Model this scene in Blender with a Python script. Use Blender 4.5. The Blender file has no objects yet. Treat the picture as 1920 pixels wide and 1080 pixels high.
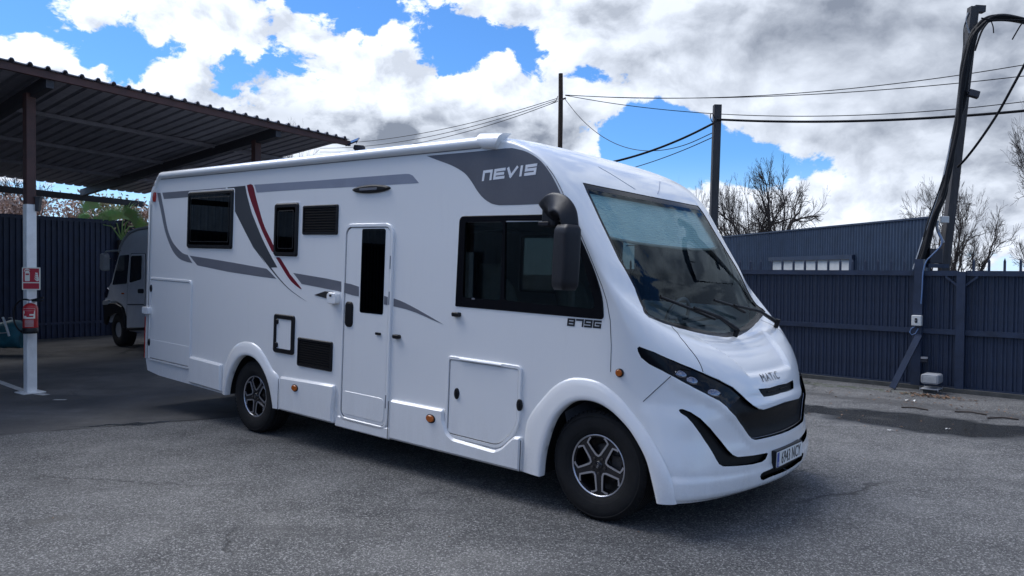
import bpy, bmesh, math, random
import numpy as np
from mathutils import Vector, Matrix
from mathutils.geometry import delaunay_2d_cdt

random.seed(7); rng = np.random.default_rng(7)
SC = bpy.context.scene
COL = SC.collection
PI = math.pi

# ------------------------------------------------------------------ camera
FPX = 1403.47                      # focal length for a 1920 px wide frame
CAM_H = 1.660
def rot(ax, a):
    c, s = math.cos(a), math.sin(a)
    return np.array({'x': [[1,0,0],[0,c,-s],[0,s,c]], 'y': [[c,0,s],[0,1,0],[-s,0,c]], 'z': [[c,-s,0],[s,c,0],[0,0,1]]}[ax], float)
_p, _r = math.radians(-1.1902), math.radians(0.539)
_M = rot('x', _p) @ np.array([[1,0,0],[0,0,1],[0,1,0]], float).T
_right = math.cos(_r)*_M[:,0] + math.sin(_r)*_M[:,1]
_up = -math.sin(_r)*_M[:,0] + math.cos(_r)*_M[:,1]
CR = np.array([_right, _up, _M[:,2]])
CP = np.array([0, 0, CAM_H])
cam = bpy.data.cameras.new('camera'); camo = bpy.data.objects.new('camera', cam); COL.objects.link(camo)
cam.sensor_width = 36; cam.lens = FPX/1920*36; cam.clip_start = 0.05; cam.clip_end = 3000
m = Matrix.Identity(4)
for i in range(3):
    m[i][0], m[i][1], m[i][2], m[i][3] = CR[0][i], CR[1][i], -CR[2][i], CP[i]
camo.matrix_world = m
SC.camera = camo

def ray(px, py): return CR.T @ np.array([(px-960)/FPX, (540-py)/FPX, 1.0])
def gnd(px, py, z=0.0):
    d = ray(px, py); return CP + d*(z-CAM_H)/d[2]
def at(px, py, y):
    d = ray(px, py); return CP + d*y/d[1]
def project(P):
    q = (np.atleast_2d(P)-CP) @ CR.T
    return np.stack([960+FPX*q[:,0]/q[:,2], 540-FPX*q[:,1]/q[:,2]], 1)

# ------------------------------------------------------------------ exposure, sky, sun
vs = SC.view_settings
vs.view_transform = 'Standard'; vs.look = 'None'; vs.exposure = 1.30; vs.gamma = 1.0; vs.use_curve_mapping = False
SC.cycles.use_denoising = True
SC.cycles.max_bounces = 6; SC.cycles.diffuse_bounces = 4; SC.cycles.glossy_bounces = 3; SC.cycles.transparent_max_bounces = 8
SUN_AZ, SUN_EL = math.radians(-52), math.radians(56)     # azimuth from +Y towards +X
world = bpy.data.worlds.new('World'); SC.world = world; world.use_nodes = True
wt = world.node_tree; wn = wt.nodes; wl = wt.links; wn.clear()

class NT:
    """small helper for building node trees"""
    def __init__(s, tree): s.t = tree; s.n = tree.nodes; s.l = tree.links
    def _in(s, sock, v):
        if v is None: return
        if isinstance(v, bpy.types.NodeSocket): s.l.new(v, sock)
        else: sock.default_value = v
    def math(s, op, a=None, b=None, c=None, clamp=False):
        n = s.n.new('ShaderNodeMath'); n.operation = op; n.use_clamp = clamp
        for k, v in enumerate((a, b, c)): s._in(n.inputs[k], v)
        return n.outputs[0]
    def vmath(s, op, a=None, b=None, out=0):
        n = s.n.new('ShaderNodeVectorMath'); n.operation = op
        s._in(n.inputs[0], a); s._in(n.inputs[1], b)
        return n.outputs[out]
    def noise(s, vec, scale, detail=4, rough=.5, dist=0, out='Fac', lac=2.0):
        n = s.n.new('ShaderNodeTexNoise'); s._in(n.inputs['Vector'], vec)
        n.inputs['Scale'].default_value = scale; n.inputs['Detail'].default_value = detail
        n.inputs['Roughness'].default_value = rough; n.inputs['Distortion'].default_value = dist; n.inputs['Lacunarity'].default_value = lac
        return n.outputs[out]
    def voro(s, vec, scale, feature='F1', out='Distance', rand=1):
        n = s.n.new('ShaderNodeTexVoronoi'); n.feature = feature; s._in(n.inputs['Vector'], vec)
        n.inputs['Scale'].default_value = scale; n.inputs['Randomness'].default_value = rand
        return n.outputs[out]
    def step(s, v, a, b, lo=0., hi=1., kind='SMOOTHSTEP'):
        n = s.n.new('ShaderNodeMapRange'); n.interpolation_type = kind
        s._in(n.inputs[0], v); s._in(n.inputs[1], a); s._in(n.inputs[2], b); n.inputs[3].default_value = lo; n.inputs[4].default_value = hi
        return n.outputs[0]
    def mix(s, f, a, b, blend='MIX'):
        n = s.n.new('ShaderNodeMix'); n.data_type = 'RGBA'; n.blend_type = blend
        s._in(n.inputs[0], f)
        for k, v in ((6, a), (7, b)):
            if isinstance(v, tuple): v = (*v, 1.0)[:4]
            s._in(n.inputs[k], v)
        return n.outputs[2]
    def sep(s, v):
        n = s.n.new('ShaderNodeSeparateXYZ'); s._in(n.inputs[0], v); return n.outputs
    def comb(s, x=0., y=0., z=0.):
        n = s.n.new('ShaderNodeCombineXYZ')
        for k, v in enumerate((x, y, z)): s._in(n.inputs[k], v)
        return n.outputs[0]

N = NT(wt)
SKY_STRENGTH = 0.1
tc = wn.new('ShaderNodeTexCoord')
D = N.vmath('NORMALIZE', tc.outputs['Generated'])
dx, dy, dz = N.sep(D)
az = N.math('ARCTAN2', dx, dy); el = N.math('ARCSINE', dz)
sky = wn.new('ShaderNodeTexSky'); sky.sky_type = 'NISHITA'; sky.sun_disc = False
sky.sun_elevation = SUN_EL; sky.sun_rotation = SUN_AZ; sky.air_density = 1.0; sky.dust_density = 0.3; sky.ozone_density = 2.5
SKY_TINT = (0.25, 0.44, 0.66)
blue = N.mix(1.0, sky.outputs[0], SKY_TINT, 'MULTIPLY')
def azel(px, py):
    d = ray(px, py); d = d/np.linalg.norm(d)
    return math.atan2(d[0], d[1]), math.asin(d[2])
def blob(px, py, wx, wy, amp, tilt=0.0):
    """a soft cloud bank (amp > 0) or a clear gap (amp < 0), centred on one direction"""
    a, e = azel(px, py); sx, sy = wx/FPX, wy/FPX
    ca, sa = math.cos(tilt), math.sin(tilt)
    da = N.math('SUBTRACT', az, a); de = N.math('SUBTRACT', el, e)
    u = N.math('ADD', N.math('MULTIPLY', da, ca/sx), N.math('MULTIPLY', de, sa/sx))
    v = N.math('ADD', N.math('MULTIPLY', da, -sa/sy), N.math('MULTIPLY', de, ca/sy))
    r = N.math('ADD', N.math('MULTIPLY', u, u), N.math('MULTIPLY', v, v))
    return N.math('MULTIPLY', N.math('POWER', 2.71828, N.math('MULTIPLY', r, -1.0)), amp)
def total(parts):
    t = parts[0]
    for q in parts[1:]: t = N.math('ADD', t, q)
    return t
P0 = N.vmath('MULTIPLY', D, (1.0, 1.0, 1.45))
def cloud_noise(P):
    wob = N.vmath('MULTIPLY', N.vmath('SUBTRACT', N.noise(P, 5.5, 4, .55, 0, 'Color'), (.5,.5,.5)), (.10,.10,.10))
    Q = N.vmath('ADD', P, wob)
    big = N.noise(Q, 5.2, 3, .5)
    b1 = N.voro(Q, 11.0, 'SMOOTH_F1'); b2 = N.voro(Q, 26.0, 'SMOOTH_F1'); fine = N.noise(Q, 40.0, 4, .62)
    t = N.math('ADD', N.math('MULTIPLY', big, .62), N.math('MULTIPLY', N.math('SUBTRACT', .45, b1), .42))
    t = N.math('ADD', t, N.math('MULTIPLY', N.math('SUBTRACT', .40, b2), .24))
    return N.math('ADD', t, N.math('MULTIPLY', N.math('SUBTRACT', fine, .5), .26))
n0 = cloud_noise(P0); n1 = cloud_noise(N.vmath('ADD', P0, (-.012, 0.0, .034)))
cover = total([
    blob(60, 215, 190, 60, 0.74), blob(330, 200, 350, 85, 0.78, -.10), blob(640, 190, 260, 75, 0.74, -.25), blob(900, 200, 230, 95, 0.533, -.1), blob(560, 275, 560, 55, 0.62),
    blob(330, 10, 230, 34, 0.62, -.12), blob(600, 80, 210, 50, 0.473, -.5), blob(120, 38, 80, 24, 0.396, 0.), blob(880, 8, 210, 32, 0.533, .1), blob(430, 58, 70, 16, 0.344, -.2), blob(100, 85, 70, 14, 0.258),
    blob(1035, 250, 70, 65, 0.559), blob(1075, 35, 130, 75, 0.533), blob(1560, 90, 560, 200, 0.903), blob(1840, 330, 360, 190, 0.731), blob(1500, 400, 360, 55, 0.688, .08), blob(1180, 150, 140, 48, 0.361),
    blob(1290, 385, 170, 40, 0.430), blob(150, 345, 300, 40, 0.043), blob(1640, 30, 420, 90, .45), blob(2720, -150, 380, 560, .7), blob(1650, 240, 300, 80, 0.430),  # the bank far right, out of view, is added for the windscreen to reflect
    blob(150, 90, 200, 40, -0.200), blob(440, 105, 130, 20, -0.240), blob(720, 40, 60, 50, -0.280), blob(880, 75, 120, 40, -0.480, -.22), blob(1000, 100, 55, 45, -0.320), blob(695, 178, 70, 18, -0.600, -.2),
    blob(1105, 140, 55, 26, -0.800, -.1), blob(1210, 250, 110, 50, -1.080, .12), blob(1340, 285, 120, 32, -0.760, .1), blob(1480, 315, 140, 32, -1.000, .02), blob(1640, 335, 60, 12, -0.560)])
wisp = N.noise(N.vmath('ADD', P0, N.vmath('MULTIPLY', N.noise(P0, 7.0, 4, .6, 0, 'Color'), (.16,.16,.10))), 13.0, 6, .66)
outside = N.math('SUBTRACT', .38, blob(960, 260, 1250, 480, .38))  # extra cloud added beyond the view to brighten and neutralise the light
cover = N.math('ADD', cover, outside)
dens = N.math('ADD', N.math('ADD', N.math('MULTIPLY', N.math('SUBTRACT', n0, .40), 3.1), N.math('MULTIPLY', N.math('SUBTRACT', wisp, .5), 1.5)), N.math('SUBTRACT', cover, .20))
mask = N.step(dens, -0.05, 0.17)
thick = N.step(dens, .05, .95)
lit = N.math('ADD', .62, N.math('MULTIPLY', N.math('SUBTRACT', n0, n1), N.math('SUBTRACT', 5.0, blob(1600, 120, 520, 260, 3.2))), clamp=True)
dark = total([blob(2720, -150, 380, 560, 1.0), blob(680, 243, 330, 34, .72, -.06), blob(980, 252, 170, 40, .70), blob(1400, 85, 330, 75, .36), blob(1760, 60, 360, 130, .44), blob(1330, 10, 320, 70, .24), blob(1560, 190, 300, 60, .26),  # first entry darkens the unseen added bank so the windscreen reflects grey
              blob(1690, 285, 280, 55, .34), blob(1560, 410, 200, 35, .18), blob(1880, 330, 170, 170, .30),  blob(520, 195, 90, 45, .14), blob(250, 235, 250, 30, .10)])
soft = N.noise(N.vmath('ADD', P0, N.vmath('MULTIPLY', N.noise(P0, 5.0, 3, .6, 0, 'Color'), (.2,.2,.1))), 7.5, 4, .56)
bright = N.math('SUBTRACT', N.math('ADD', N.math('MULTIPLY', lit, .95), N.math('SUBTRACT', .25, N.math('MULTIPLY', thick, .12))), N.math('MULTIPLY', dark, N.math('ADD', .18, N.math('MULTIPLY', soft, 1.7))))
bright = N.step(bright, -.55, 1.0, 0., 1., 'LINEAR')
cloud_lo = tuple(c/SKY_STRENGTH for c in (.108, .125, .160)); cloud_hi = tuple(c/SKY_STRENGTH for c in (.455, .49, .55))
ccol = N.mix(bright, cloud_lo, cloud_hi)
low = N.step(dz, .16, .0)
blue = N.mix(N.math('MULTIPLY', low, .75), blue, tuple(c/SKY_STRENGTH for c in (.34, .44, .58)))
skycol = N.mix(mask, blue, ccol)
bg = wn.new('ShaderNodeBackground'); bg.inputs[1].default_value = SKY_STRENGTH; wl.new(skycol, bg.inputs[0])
wo = wn.new('ShaderNodeOutputWorld'); wl.new(bg.outputs[0], wo.inputs[0])
world.cycles.sampling_method = 'MANUAL'; world.cycles.sample_map_resolution = 1024

sun = bpy.data.lights.new('sun', 'SUN'); sun.energy = 1.5; sun.angle = math.radians(50); sun.color = (1.0, .985, .965)
suno = bpy.data.objects.new('sun', sun); COL.objects.link(suno)
sd = Vector((math.sin(SUN_AZ)*math.cos(SUN_EL), math.cos(SUN_AZ)*math.cos(SUN_EL), math.sin(SUN_EL)))
suno.rotation_euler = sd.to_track_quat('Z', 'Y').to_euler(); suno.location = (0, 0, 30)

# ------------------------------------------------------------------ materials
def principled(name, col, rough=.5, metal=0., coat=0., spec=.5):
    mt = bpy.data.materials.new(name); mt.use_nodes = True
    b = mt.node_tree.nodes['Principled BSDF']
    b.inputs['Base Color'].default_value = (*col, 1); b.inputs['Roughness'].default_value = rough
    b.inputs['Metallic'].default_value = metal; b.inputs['Specular IOR Level'].default_value = spec
    if coat: b.inputs['Coat Weight'].default_value = coat; b.inputs['Coat Roughness'].default_value = .06
    return mt
def worn(name, col, rough=.5, amp=.25, scale=6., bump=0., metal=0., coat=0., col2=None, spec=.5, stretch=(1,1,1)):
    """plain colour broken up by grain and blotches"""
    mt = principled(name, col, rough, metal, coat, spec); t = NT(mt.node_tree); b = mt.node_tree.nodes['Principled BSDF']
    tcn = t.n.new('ShaderNodeTexCoord'); v = t.vmath('MULTIPLY', tcn.outputs['Object'], stretch)
    a = t.noise(v, scale, 6, .6); g = t.noise(v, scale*14, 3, .6)
    f = t.math('ADD', t.math('MULTIPLY', a, .7), t.math('MULTIPLY', g, .3))
    f = t.step(f, .3, .7)
    c2 = col2 or tuple(c*(1-amp) for c in col); c1 = tuple(min(1, c*(1+amp*.5)) for c in col)
    t.l.new(t.mix(f, c2, c1), b.inputs['Base Color'])
    t.l.new(t.math('ADD', rough-.08, t.math('MULTIPLY', a, .16)), b.inputs['Roughness'])
    if bump:
        bn = t.n.new('ShaderNodeBump'); bn.inputs['Strength'].default_value = bump; bn.inputs['Distance'].default_value = .01
        t.l.new(f, bn.inputs['Height']); t.l.new(bn.outputs[0], b.inputs['Normal'])
    return mt
def glassmat(name, tint, refl=1.45, rough=0.0):
    mt = bpy.data.materials.new(name); mt.use_nodes = True; t = NT(mt.node_tree); t.n.clear()
    tr = t.n.new('ShaderNodeBsdfTransparent'); tr.inputs[0].default_value = (*tint, 1)
    gl = t.n.new('ShaderNodeBsdfGlossy'); gl.inputs['Roughness'].default_value = rough; gl.inputs[0].default_value = (.70,.80,.84,1)
    fr = t.n.new('ShaderNodeFresnel'); fr.inputs[0].default_value = refl
    mx = t.n.new('ShaderNodeMixShader'); o = t.n.new('ShaderNodeOutputMaterial')
    t.l.new(fr.outputs[0], mx.inputs[0]); t.l.new(tr.outputs[0], mx.inputs[1]); t.l.new(gl.outputs[0], mx.inputs[2]); t.l.new(mx.outputs[0], o.inputs[0])
    return mt
M = {}
def paint_white(name, base=(.80,.80,.80)):
    """gel-coat white with faint road film, thicker towards the sills"""
    mt = principled(name, base, .34, 0, .5); t = NT(mt.node_tree); b = mt.node_tree.nodes['Principled BSDF']
    tcn = t.n.new('ShaderNodeTexCoord'); v = tcn.outputs['Object']
    z = t.sep(v)[2]
    low = t.step(z, .9, .35)
    streak = t.noise(t.vmath('MULTIPLY', v, (5., 5., .7)), 2.2, 6, .65)
    spot = t.noise(v, 60., 3, .7)
    d = t.math('MULTIPLY', low, t.step(t.math('ADD', t.math('MULTIPLY', streak, .6), t.math('MULTIPLY', spot, .4)), .38, .72))
    d = t.math('ADD', t.math('MULTIPLY', d, .30), t.math('MULTIPLY', t.step(streak, .52, .8), .06))
    t.l.new(t.mix(d, base, (.42,.40,.37)), b.inputs['Base Color'])
    t.l.new(t.math('ADD', .20, t.math('MULTIPLY', d, .6)), b.inputs['Roughness'])
    bn = t.n.new('ShaderNodeBump'); bn.inputs['Strength'].default_value = .10; bn.inputs['Distance'].default_value = .02
    t.l.new(t.noise(v, 1.7, 3, .5), bn.inputs['Height']); t.l.new(bn.outputs[0], b.inputs['Normal'])
    return mt
M['white'] = paint_white('gelcoat_white')
M['white2'] = paint_white('gelcoat_white_front', (.81,.81,.81))
M['badge'] = principled('badge_grey', (.10,.10,.11), .4)
M['gap'] = principled('panel_gap_black', (.012,.012,.014), .6)
M['rubber'] = worn('black_rubber', (.016,.016,.018), .62, .3, 9, .1)
M['tyre'] = worn('tyre_rubber', (.014,.014,.015), .80, .35, 12, .2, 0, 0, None, .3)
M['blackplastic'] = worn('black_plastic', (.009,.009,.011), .45, .25, 14, .08, 0, 0, None, .3)
M['gloss_black'] = principled('gloss_black', (.006,.006,.008), .14, 0, 0, .18)
M['mirror_plastic'] = worn('mirror_black_plastic', (.009,.009,.013), .45, .2, 20, .1, 0, 0, None, .35)
M['dgrey'] = worn('vinyl_dark_grey', (.055,.058,.066), .32, .08, 4)
M['mgrey'] = worn('vinyl_mid_grey', (.155,.160,.185), .32, .08, 4)
M['lgrey'] = worn('vinyl_blue_grey', (.26,.28,.34), .32, .08, 4)
M['nevis'] = worn('vinyl_anthracite', (.115,.115,.130), .30, .10, 3)
M['red'] = principled('vinyl_red', (.16,.010,.022), .32)
M['black_ink'] = principled('ink_black', (.015,.015,.018), .4)
M['white_ink'] = principled('ink_white', (.78,.78,.80), .4)
M['orange'] = principled('orange_lens', (.42,.10,.01), .12, 0, .5)
M['redlens'] = principled('red_lens', (.40,.02,.015), .12, 0, .5)
M['alloy'] = principled('machined_alloy', (.62,.62,.66), .28, .85)
M['rim_black'] = principled('rim_gloss_black', (.012,.012,.016), .22, .2, .5)
M['brake'] = worn('brake_iron', (.10,.09,.085), .5, .4, 20, .1, .7)
M['well'] = worn('wheel_well', (.012,.012,.012), .9, .3, 8)
M['under'] = worn('underbody', (.02,.02,.02), .9, .3, 5)
M['screen'] = glassmat('windscreen_glass', (.74,.84,.84), 1.23)
M['cabglass'] = glassmat('cab_side_glass', (.44,.47,.46), 1.38)
M['offglass'] = glassmat('offside_glass', (.30,.33,.34), 1.35)
M['acrylic'] = glassmat('acrylic_window', (.03,.03,.035), 1.47)
M['blind'] = worn('roller_blind', (.66,.76,.72), .8, .08, 3)
M['interior'] = worn('interior_wood', (.10,.065,.04), .5, .25, 3, 0, 0, 0, None, .5, (1,1,6))
M['interior_light'] = worn('interior_cream', (.40,.37,.32), .7, .12, 3)
M['seat'] = worn('seat_fabric', (.30,.30,.27), .9, .2, 20, .1)
M['dash'] = worn('dashboard_grey', (.13,.13,.14), .6, .2, 20, .1)
M['plate_white'] = principled('plate_white', (.75,.75,.72), .35)
M['plate_blue'] = principled('plate_blue', (.02,.06,.32), .35)
M['lens'] = glassmat('lamp_lens', (.5,.5,.52), 1.5)
M['chrome'] = principled('lamp_reflector', (.19,.20,.24), .14, 1.0)
M['louvre'] = principled('louvre_black', (.006,.006,.007), .8, 0, 0, .08)
M['grille'] = worn('grille_black', (.006,.006,.007), .5, .3, 40, .1, 0, 0, None, .2)

# ------------------------------------------------------------------ object helpers
def link(o, parent=None):
    COL.objects.link(o)
    if parent is not None: o.parent = parent
    return o
def tag(o, label, cat, group=None):
    o['label'] = label; o['category'] = cat
    if group: o['group'] = group
    return o
def empty(name, loc=(0,0,0), label=None, cat=None, group=None, parent=None):
    o = bpy.data.objects.new(name, None); o.empty_display_size = .1; link(o, parent); o.location = loc
    if label: tag(o, label, cat, group)
    return o
class MB:
    """collects simple shapes, then links them as one mesh object"""
    def __init__(s): s.v = []; s.f = []; s.mi = []; s.sm = []
    def add(s, vs, fs, mi=0, smooth=False):
        b = len(s.v); s.v += [tuple(map(float, q)) for q in vs]
        for f in fs: s.f.append(tuple(b+i for i in f)); s.mi.append(mi); s.sm.append(smooth)
        return s
    def box(s, lo, hi, mi=0, fr=None):
        (x0,y0,z0),(x1,y1,z1) = lo, hi
        vs = [(x0,y0,z0),(x1,y0,z0),(x1,y1,z0),(x0,y1,z0),(x0,y0,z1),(x1,y0,z1),(x1,y1,z1),(x0,y1,z1)]
        if fr is not None: vs = [fr @ Vector(q) for q in vs]
        return s.add(vs, [(0,3,2,1),(4,5,6,7),(0,1,5,4),(1,2,6,5),(2,3,7,6),(3,0,4,7)], mi)
    def bar(s, a, b, w, d, up=(0,0,1), mi=0):
        """rectangular bar from a to b, w across, d along the 'up' side"""
        a, b = Vector(a), Vector(b); x = (b-a); L = x.length; x.normalize(); u = Vector(up)
        y = u.cross(x); y.normalize(); z = x.cross(y)
        fr = Matrix((( x[0],y[0],z[0],a[0]),(x[1],y[1],z[1],a[1]),(x[2],y[2],z[2],a[2]),(0,0,0,1)))
        return s.box((0,-w/2,-d/2),(L,w/2,d/2), mi, fr)
    def tube(s, pts, rad, n=8, cap=True, mi=0, smooth=True):
        pts = [Vector(p) for p in pts]; k = len(pts)
        if not hasattr(rad, '__len__'): rad = [rad]*k
        t0 = (pts[1]-pts[0]).normalized(); ref = Vector((0,0,1)) if abs(t0.z) < .9 else Vector((1,0,0))
        nn = t0.cross(ref).normalized(); vs = []
        for i, p in enumerate(pts):
            t = (pts[min(i+1,k-1)]-pts[max(i-1,0)])
            if t.length < 1e-9: t = t0
            t.normalize(); nn = (nn - t*nn.dot(t)); 
            if nn.length < 1e-6: nn = t.orthogonal()
            nn.normalize(); bb = t.cross(nn)
            for j in range(n):
                a = 2*PI*j/n; vs.append(p + (nn*math.cos(a)+bb*math.sin(a))*rad[i])
        fs = [(i*n+j, i*n+(j+1)%n, (i+1)*n+(j+1)%n, (i+1)*n+j) for i in range(k-1) for j in range(n)]
        s.add(vs, fs, mi, smooth)
        if cap: s.add(vs[:n], [tuple(range(n-1,-1,-1))], mi); s.add(vs[-n:], [tuple(range(n))], mi)
        return s
    def lathe(s, prof, n=48, axis='y', mi=0, smooth=True, origin=(0,0,0)):
        """profile of (r, h) turned about an axis"""
        vs = []
        for r, h in prof:
            for j in range(n):
                a = 2*PI*j/n; c, q = r*math.cos(a), r*math.sin(a)
                p = {'y': (c, h, q), 'z': (c, q, h), 'x': (h, c, q)}[axis]
                vs.append((p[0]+origin[0], p[1]+origin[1], p[2]+origin[2]))
        fs = [(i*n+j, i*n+(j+1)%n, (i+1)*n+(j+1)%n, (i+1)*n+j) for i in range(len(prof)-1) for j in range(n)]
        return s.add(vs, fs, mi, smooth)
    def loft(s, rows, mi=0, smooth=True, closed=False):
        n = len(rows[0]); vs = [p for r in rows for p in r]
        m_ = n if closed else n-1
        fs = [(i*n+j, i*n+(j+1)%n, (i+1)*n+(j+1)%n, (i+1)*n+j) for i in range(len(rows)-1) for j in range(m_)]
        return s.add(vs, fs, mi, smooth)
    def mesh(s, name, mats):
        me = bpy.data.meshes.new(name); me.from_pydata(s.v, [], s.f)
        for mt in (mats if isinstance(mats, (list, tuple)) else [mats]): me.materials.append(mt)
        me.polygons.foreach_set('material_index', s.mi); me.polygons.foreach_set('use_smooth', s.sm)
        me.update(); return me
    def build(s, name, mats, parent=None, loc=None, recalc=False):
        me = s.mesh(name, mats)
        if recalc:
            bm = bmesh.new(); bm.from_mesh(me); bmesh.ops.remove_doubles(bm, verts=bm.verts, dist=1e-5)
            bmesh.ops.recalc_face_normals(bm, faces=bm.faces); bm.to_mesh(me); bm.free()
        o = bpy.data.objects.new(name, me); link(o, parent)
        if loc is not None: o.location = loc
        return o
def inst(me, name, parent=None, mat4=None):
    o = bpy.data.objects.new(name, me); link(o, parent)
    if mat4 is not None: o.matrix_local = mat4
    return o

def area2(p): return sum(p[i][0]*p[(i+1)%len(p)][1]-p[(i+1)%len(p)][0]*p[i][1] for i in range(len(p)))
def ccw(p): return list(p) if area2(p) > 0 else list(p)[::-1]
def inset(p, d):
    """move every edge of a ccw outline inwards by d"""
    n = len(p); out = []
    for i in range(n):
        a, b, c = Vector(p[i-1]), Vector(p[i]), Vector(p[(i+1)%n])
        e1 = (b-a).normalized(); e2 = (c-b).normalized()
        n1 = Vector((-e1.y, e1.x)); n2 = Vector((-e2.y, e2.x)); q = n1+n2
        if q.length < 1e-6: q = n1
        q.normalize(); k = max(.35, q.dot(n1))
        out.append(tuple(b + q*(d/k)))
    return out
def inpoly(P, poly):
    P = np.atleast_2d(P); q = np.asarray(poly); x, y = P[:,0], P[:,1]; r = np.zeros(len(P), bool); j = len(q)-1
    for i in range(len(q)):
        c = ((q[i,1] > y) != (q[j,1] > y)) & (x < (q[j,0]-q[i,0])*(y-q[i,1])/(q[j,1]-q[i,1]+1e-15)+q[i,0])
        r ^= c; j = i
    return r
def tri(outer, holes=(), extra=()):
    """triangles that fill an outline with holes -> points, faces (ccw)"""
    vs = []; es = []
    for lp in [outer, *holes]:
        b = len(vs); vs += [Vector(p[:2]) for p in lp]; es += [(b+i, b+(i+1) % len(lp)) for i in range(len(lp))]
    vs += [Vector(p) for p in extra]
    V, _, F, *_ = delaunay_2d_cdt(vs, es, [], 0, 1e-7)
    V = np.array([(p.x, p.y) for p in V]); F = np.array([f for f in F if len(f) == 3])
    c = V[F].mean(1); ok = inpoly(c, outer)
    for h in holes: ok &= ~inpoly(c, h)
    F = F[ok]; a = V[F]
    s = (a[:,1,0]-a[:,0,0])*(a[:,2,1]-a[:,0,1])-(a[:,1,1]-a[:,0,1])*(a[:,2,0]-a[:,0,0])
    F[s < 0] = F[s < 0][:, ::-1]
    return V, F
def side_map(u, v, h): return (u, -h, v)
def plate(mb, outer, holes=(), h0=0., h1=.01, bev=0., mp=side_map, mi=0, back=False):
    """a flat piece cut to an outline, h0..h1 thick, edge softened by bev"""
    outer = ccw(outer); holes = [ccw(h) for h in holes]
    top = inset(outer, bev) if bev else outer
    V, F = tri(top, holes)
    mb.add([mp(x, y, h1) for x, y in V], [tuple(f) for f in F], mi)
    if back: mb.add([mp(x, y, h0) for x, y in V], [tuple(f[::-1]) for f in F], mi)
    n = len(outer); rings = [[mp(*p, h0) for p in outer], [mp(*p, h1-bev) for p in outer]]
    if bev: rings.append([mp(*p, h1) for p in top])
    for a, b in zip(rings, rings[1:]):
        mb.add(a+b, [(i, (i+1) % n, n+(i+1) % n, n+i) for i in range(n)], mi)
    for h in holes:
        k = len(h); mb.add([mp(*p, h0) for p in h]+[mp(*p, h1) for p in h], [(i, k+i, k+(i+1) % k, (i+1) % k) for i in range(k)], mi)
    return mb
def rrect(x0, z0, x1, z1, r, n=6):
    p = []
    for cx, cz, a0 in ((x1-r, z1-r, 0), (x0+r, z1-r, PI/2), (x0+r, z0+r, PI), (x1-r, z0+r, 1.5*PI)):
        for i in range(n+1):
            a = a0+PI/2*i/n; p.append((cx+r*math.cos(a), cz+r*math.sin(a)))
    return p
def rpoly(p, r, n=5):
    """round the corners of any outline (r: one radius or one per corner)"""
    p = ccw(p); out = []; k = len(p); rr = r if hasattr(r, '__len__') else [r]*k
    for i in range(k):
        a, b, c = Vector(p[i-1]), Vector(p[i]), Vector(p[(i+1) % k]); d1 = (a-b); d2 = (c-b)
        q = min(rr[i], .45*d1.length, .45*d2.length)
        if q < 1e-4: out.append(tuple(b)); continue
        s_, e_ = b+d1.normalized()*q, b+d2.normalized()*q
        for j in range(n+1):
            t = j/n; out.append(tuple(s_*(1-t)**2 + b*2*t*(1-t) + e_*t*t))
    return out
def smooth_line(p, n=6, closed=False):
    """Catmull-Rom through the points"""
    p = [np.array(q, float) for q in p]; k = len(p); out = []
    g = (lambda i: p[i % k]) if closed else (lambda i: p[max(0, min(k-1, i))])
    for i in range(k if closed else k-1):
        a, b, c, d = g(i-1), g(i), g(i+1), g(i+2)
        for j in range(n):
            t = j/n; out.append(.5*((2*b)+(c-a)*t+(2*a-5*b+4*c-d)*t*t+(3*b-a-3*c+d)*t**3))
    if not closed: out.append(p[-1])
    return [tuple(q) for q in out]
def resample(p, n):
    p = np.array(p, float); s = np.r_[0, np.cumsum(np.linalg.norm(np.diff(p, axis=0), axis=1))]; t = np.linspace(0, s[-1], n)
    return np.stack([np.interp(t, s, p[:, k]) for k in range(p.shape[1])], 1)
def text_mesh(txt, size, extrude=.0006, xs=1.0, spacing=1.0):
    cu = bpy.data.curves.new('lettering', 'FONT'); cu.body = txt; cu.size = size; cu.extrude = extrude
    cu.align_x = 'CENTER'; cu.align_y = 'CENTER'; cu.space_character = spacing; cu.resolution_u = 3
    o = bpy.data.objects.new('lettering_source', cu); COL.objects.link(o)
    me = bpy.data.meshes.new_from_object(o.evaluated_get(bpy.context.evaluated_depsgraph_get()))
    bpy.data.objects.remove(o); bpy.data.curves.remove(cu)
    if xs != 1: me.transform(Matrix.Diagonal((xs, 1, 1, 1)))
    return me
def frame(o, x, y):
    """4x4 with local x and y along the given directions, z = x cross y"""
    x = Vector(x).normalized(); z = x.cross(Vector(y)).normalized(); y = z.cross(x)
    return Matrix(((x[0],y[0],z[0],o[0]),(x[1],y[1],z[1],o[1]),(x[2],y[2],z[2],o[2]),(0,0,0,1)))
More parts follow.
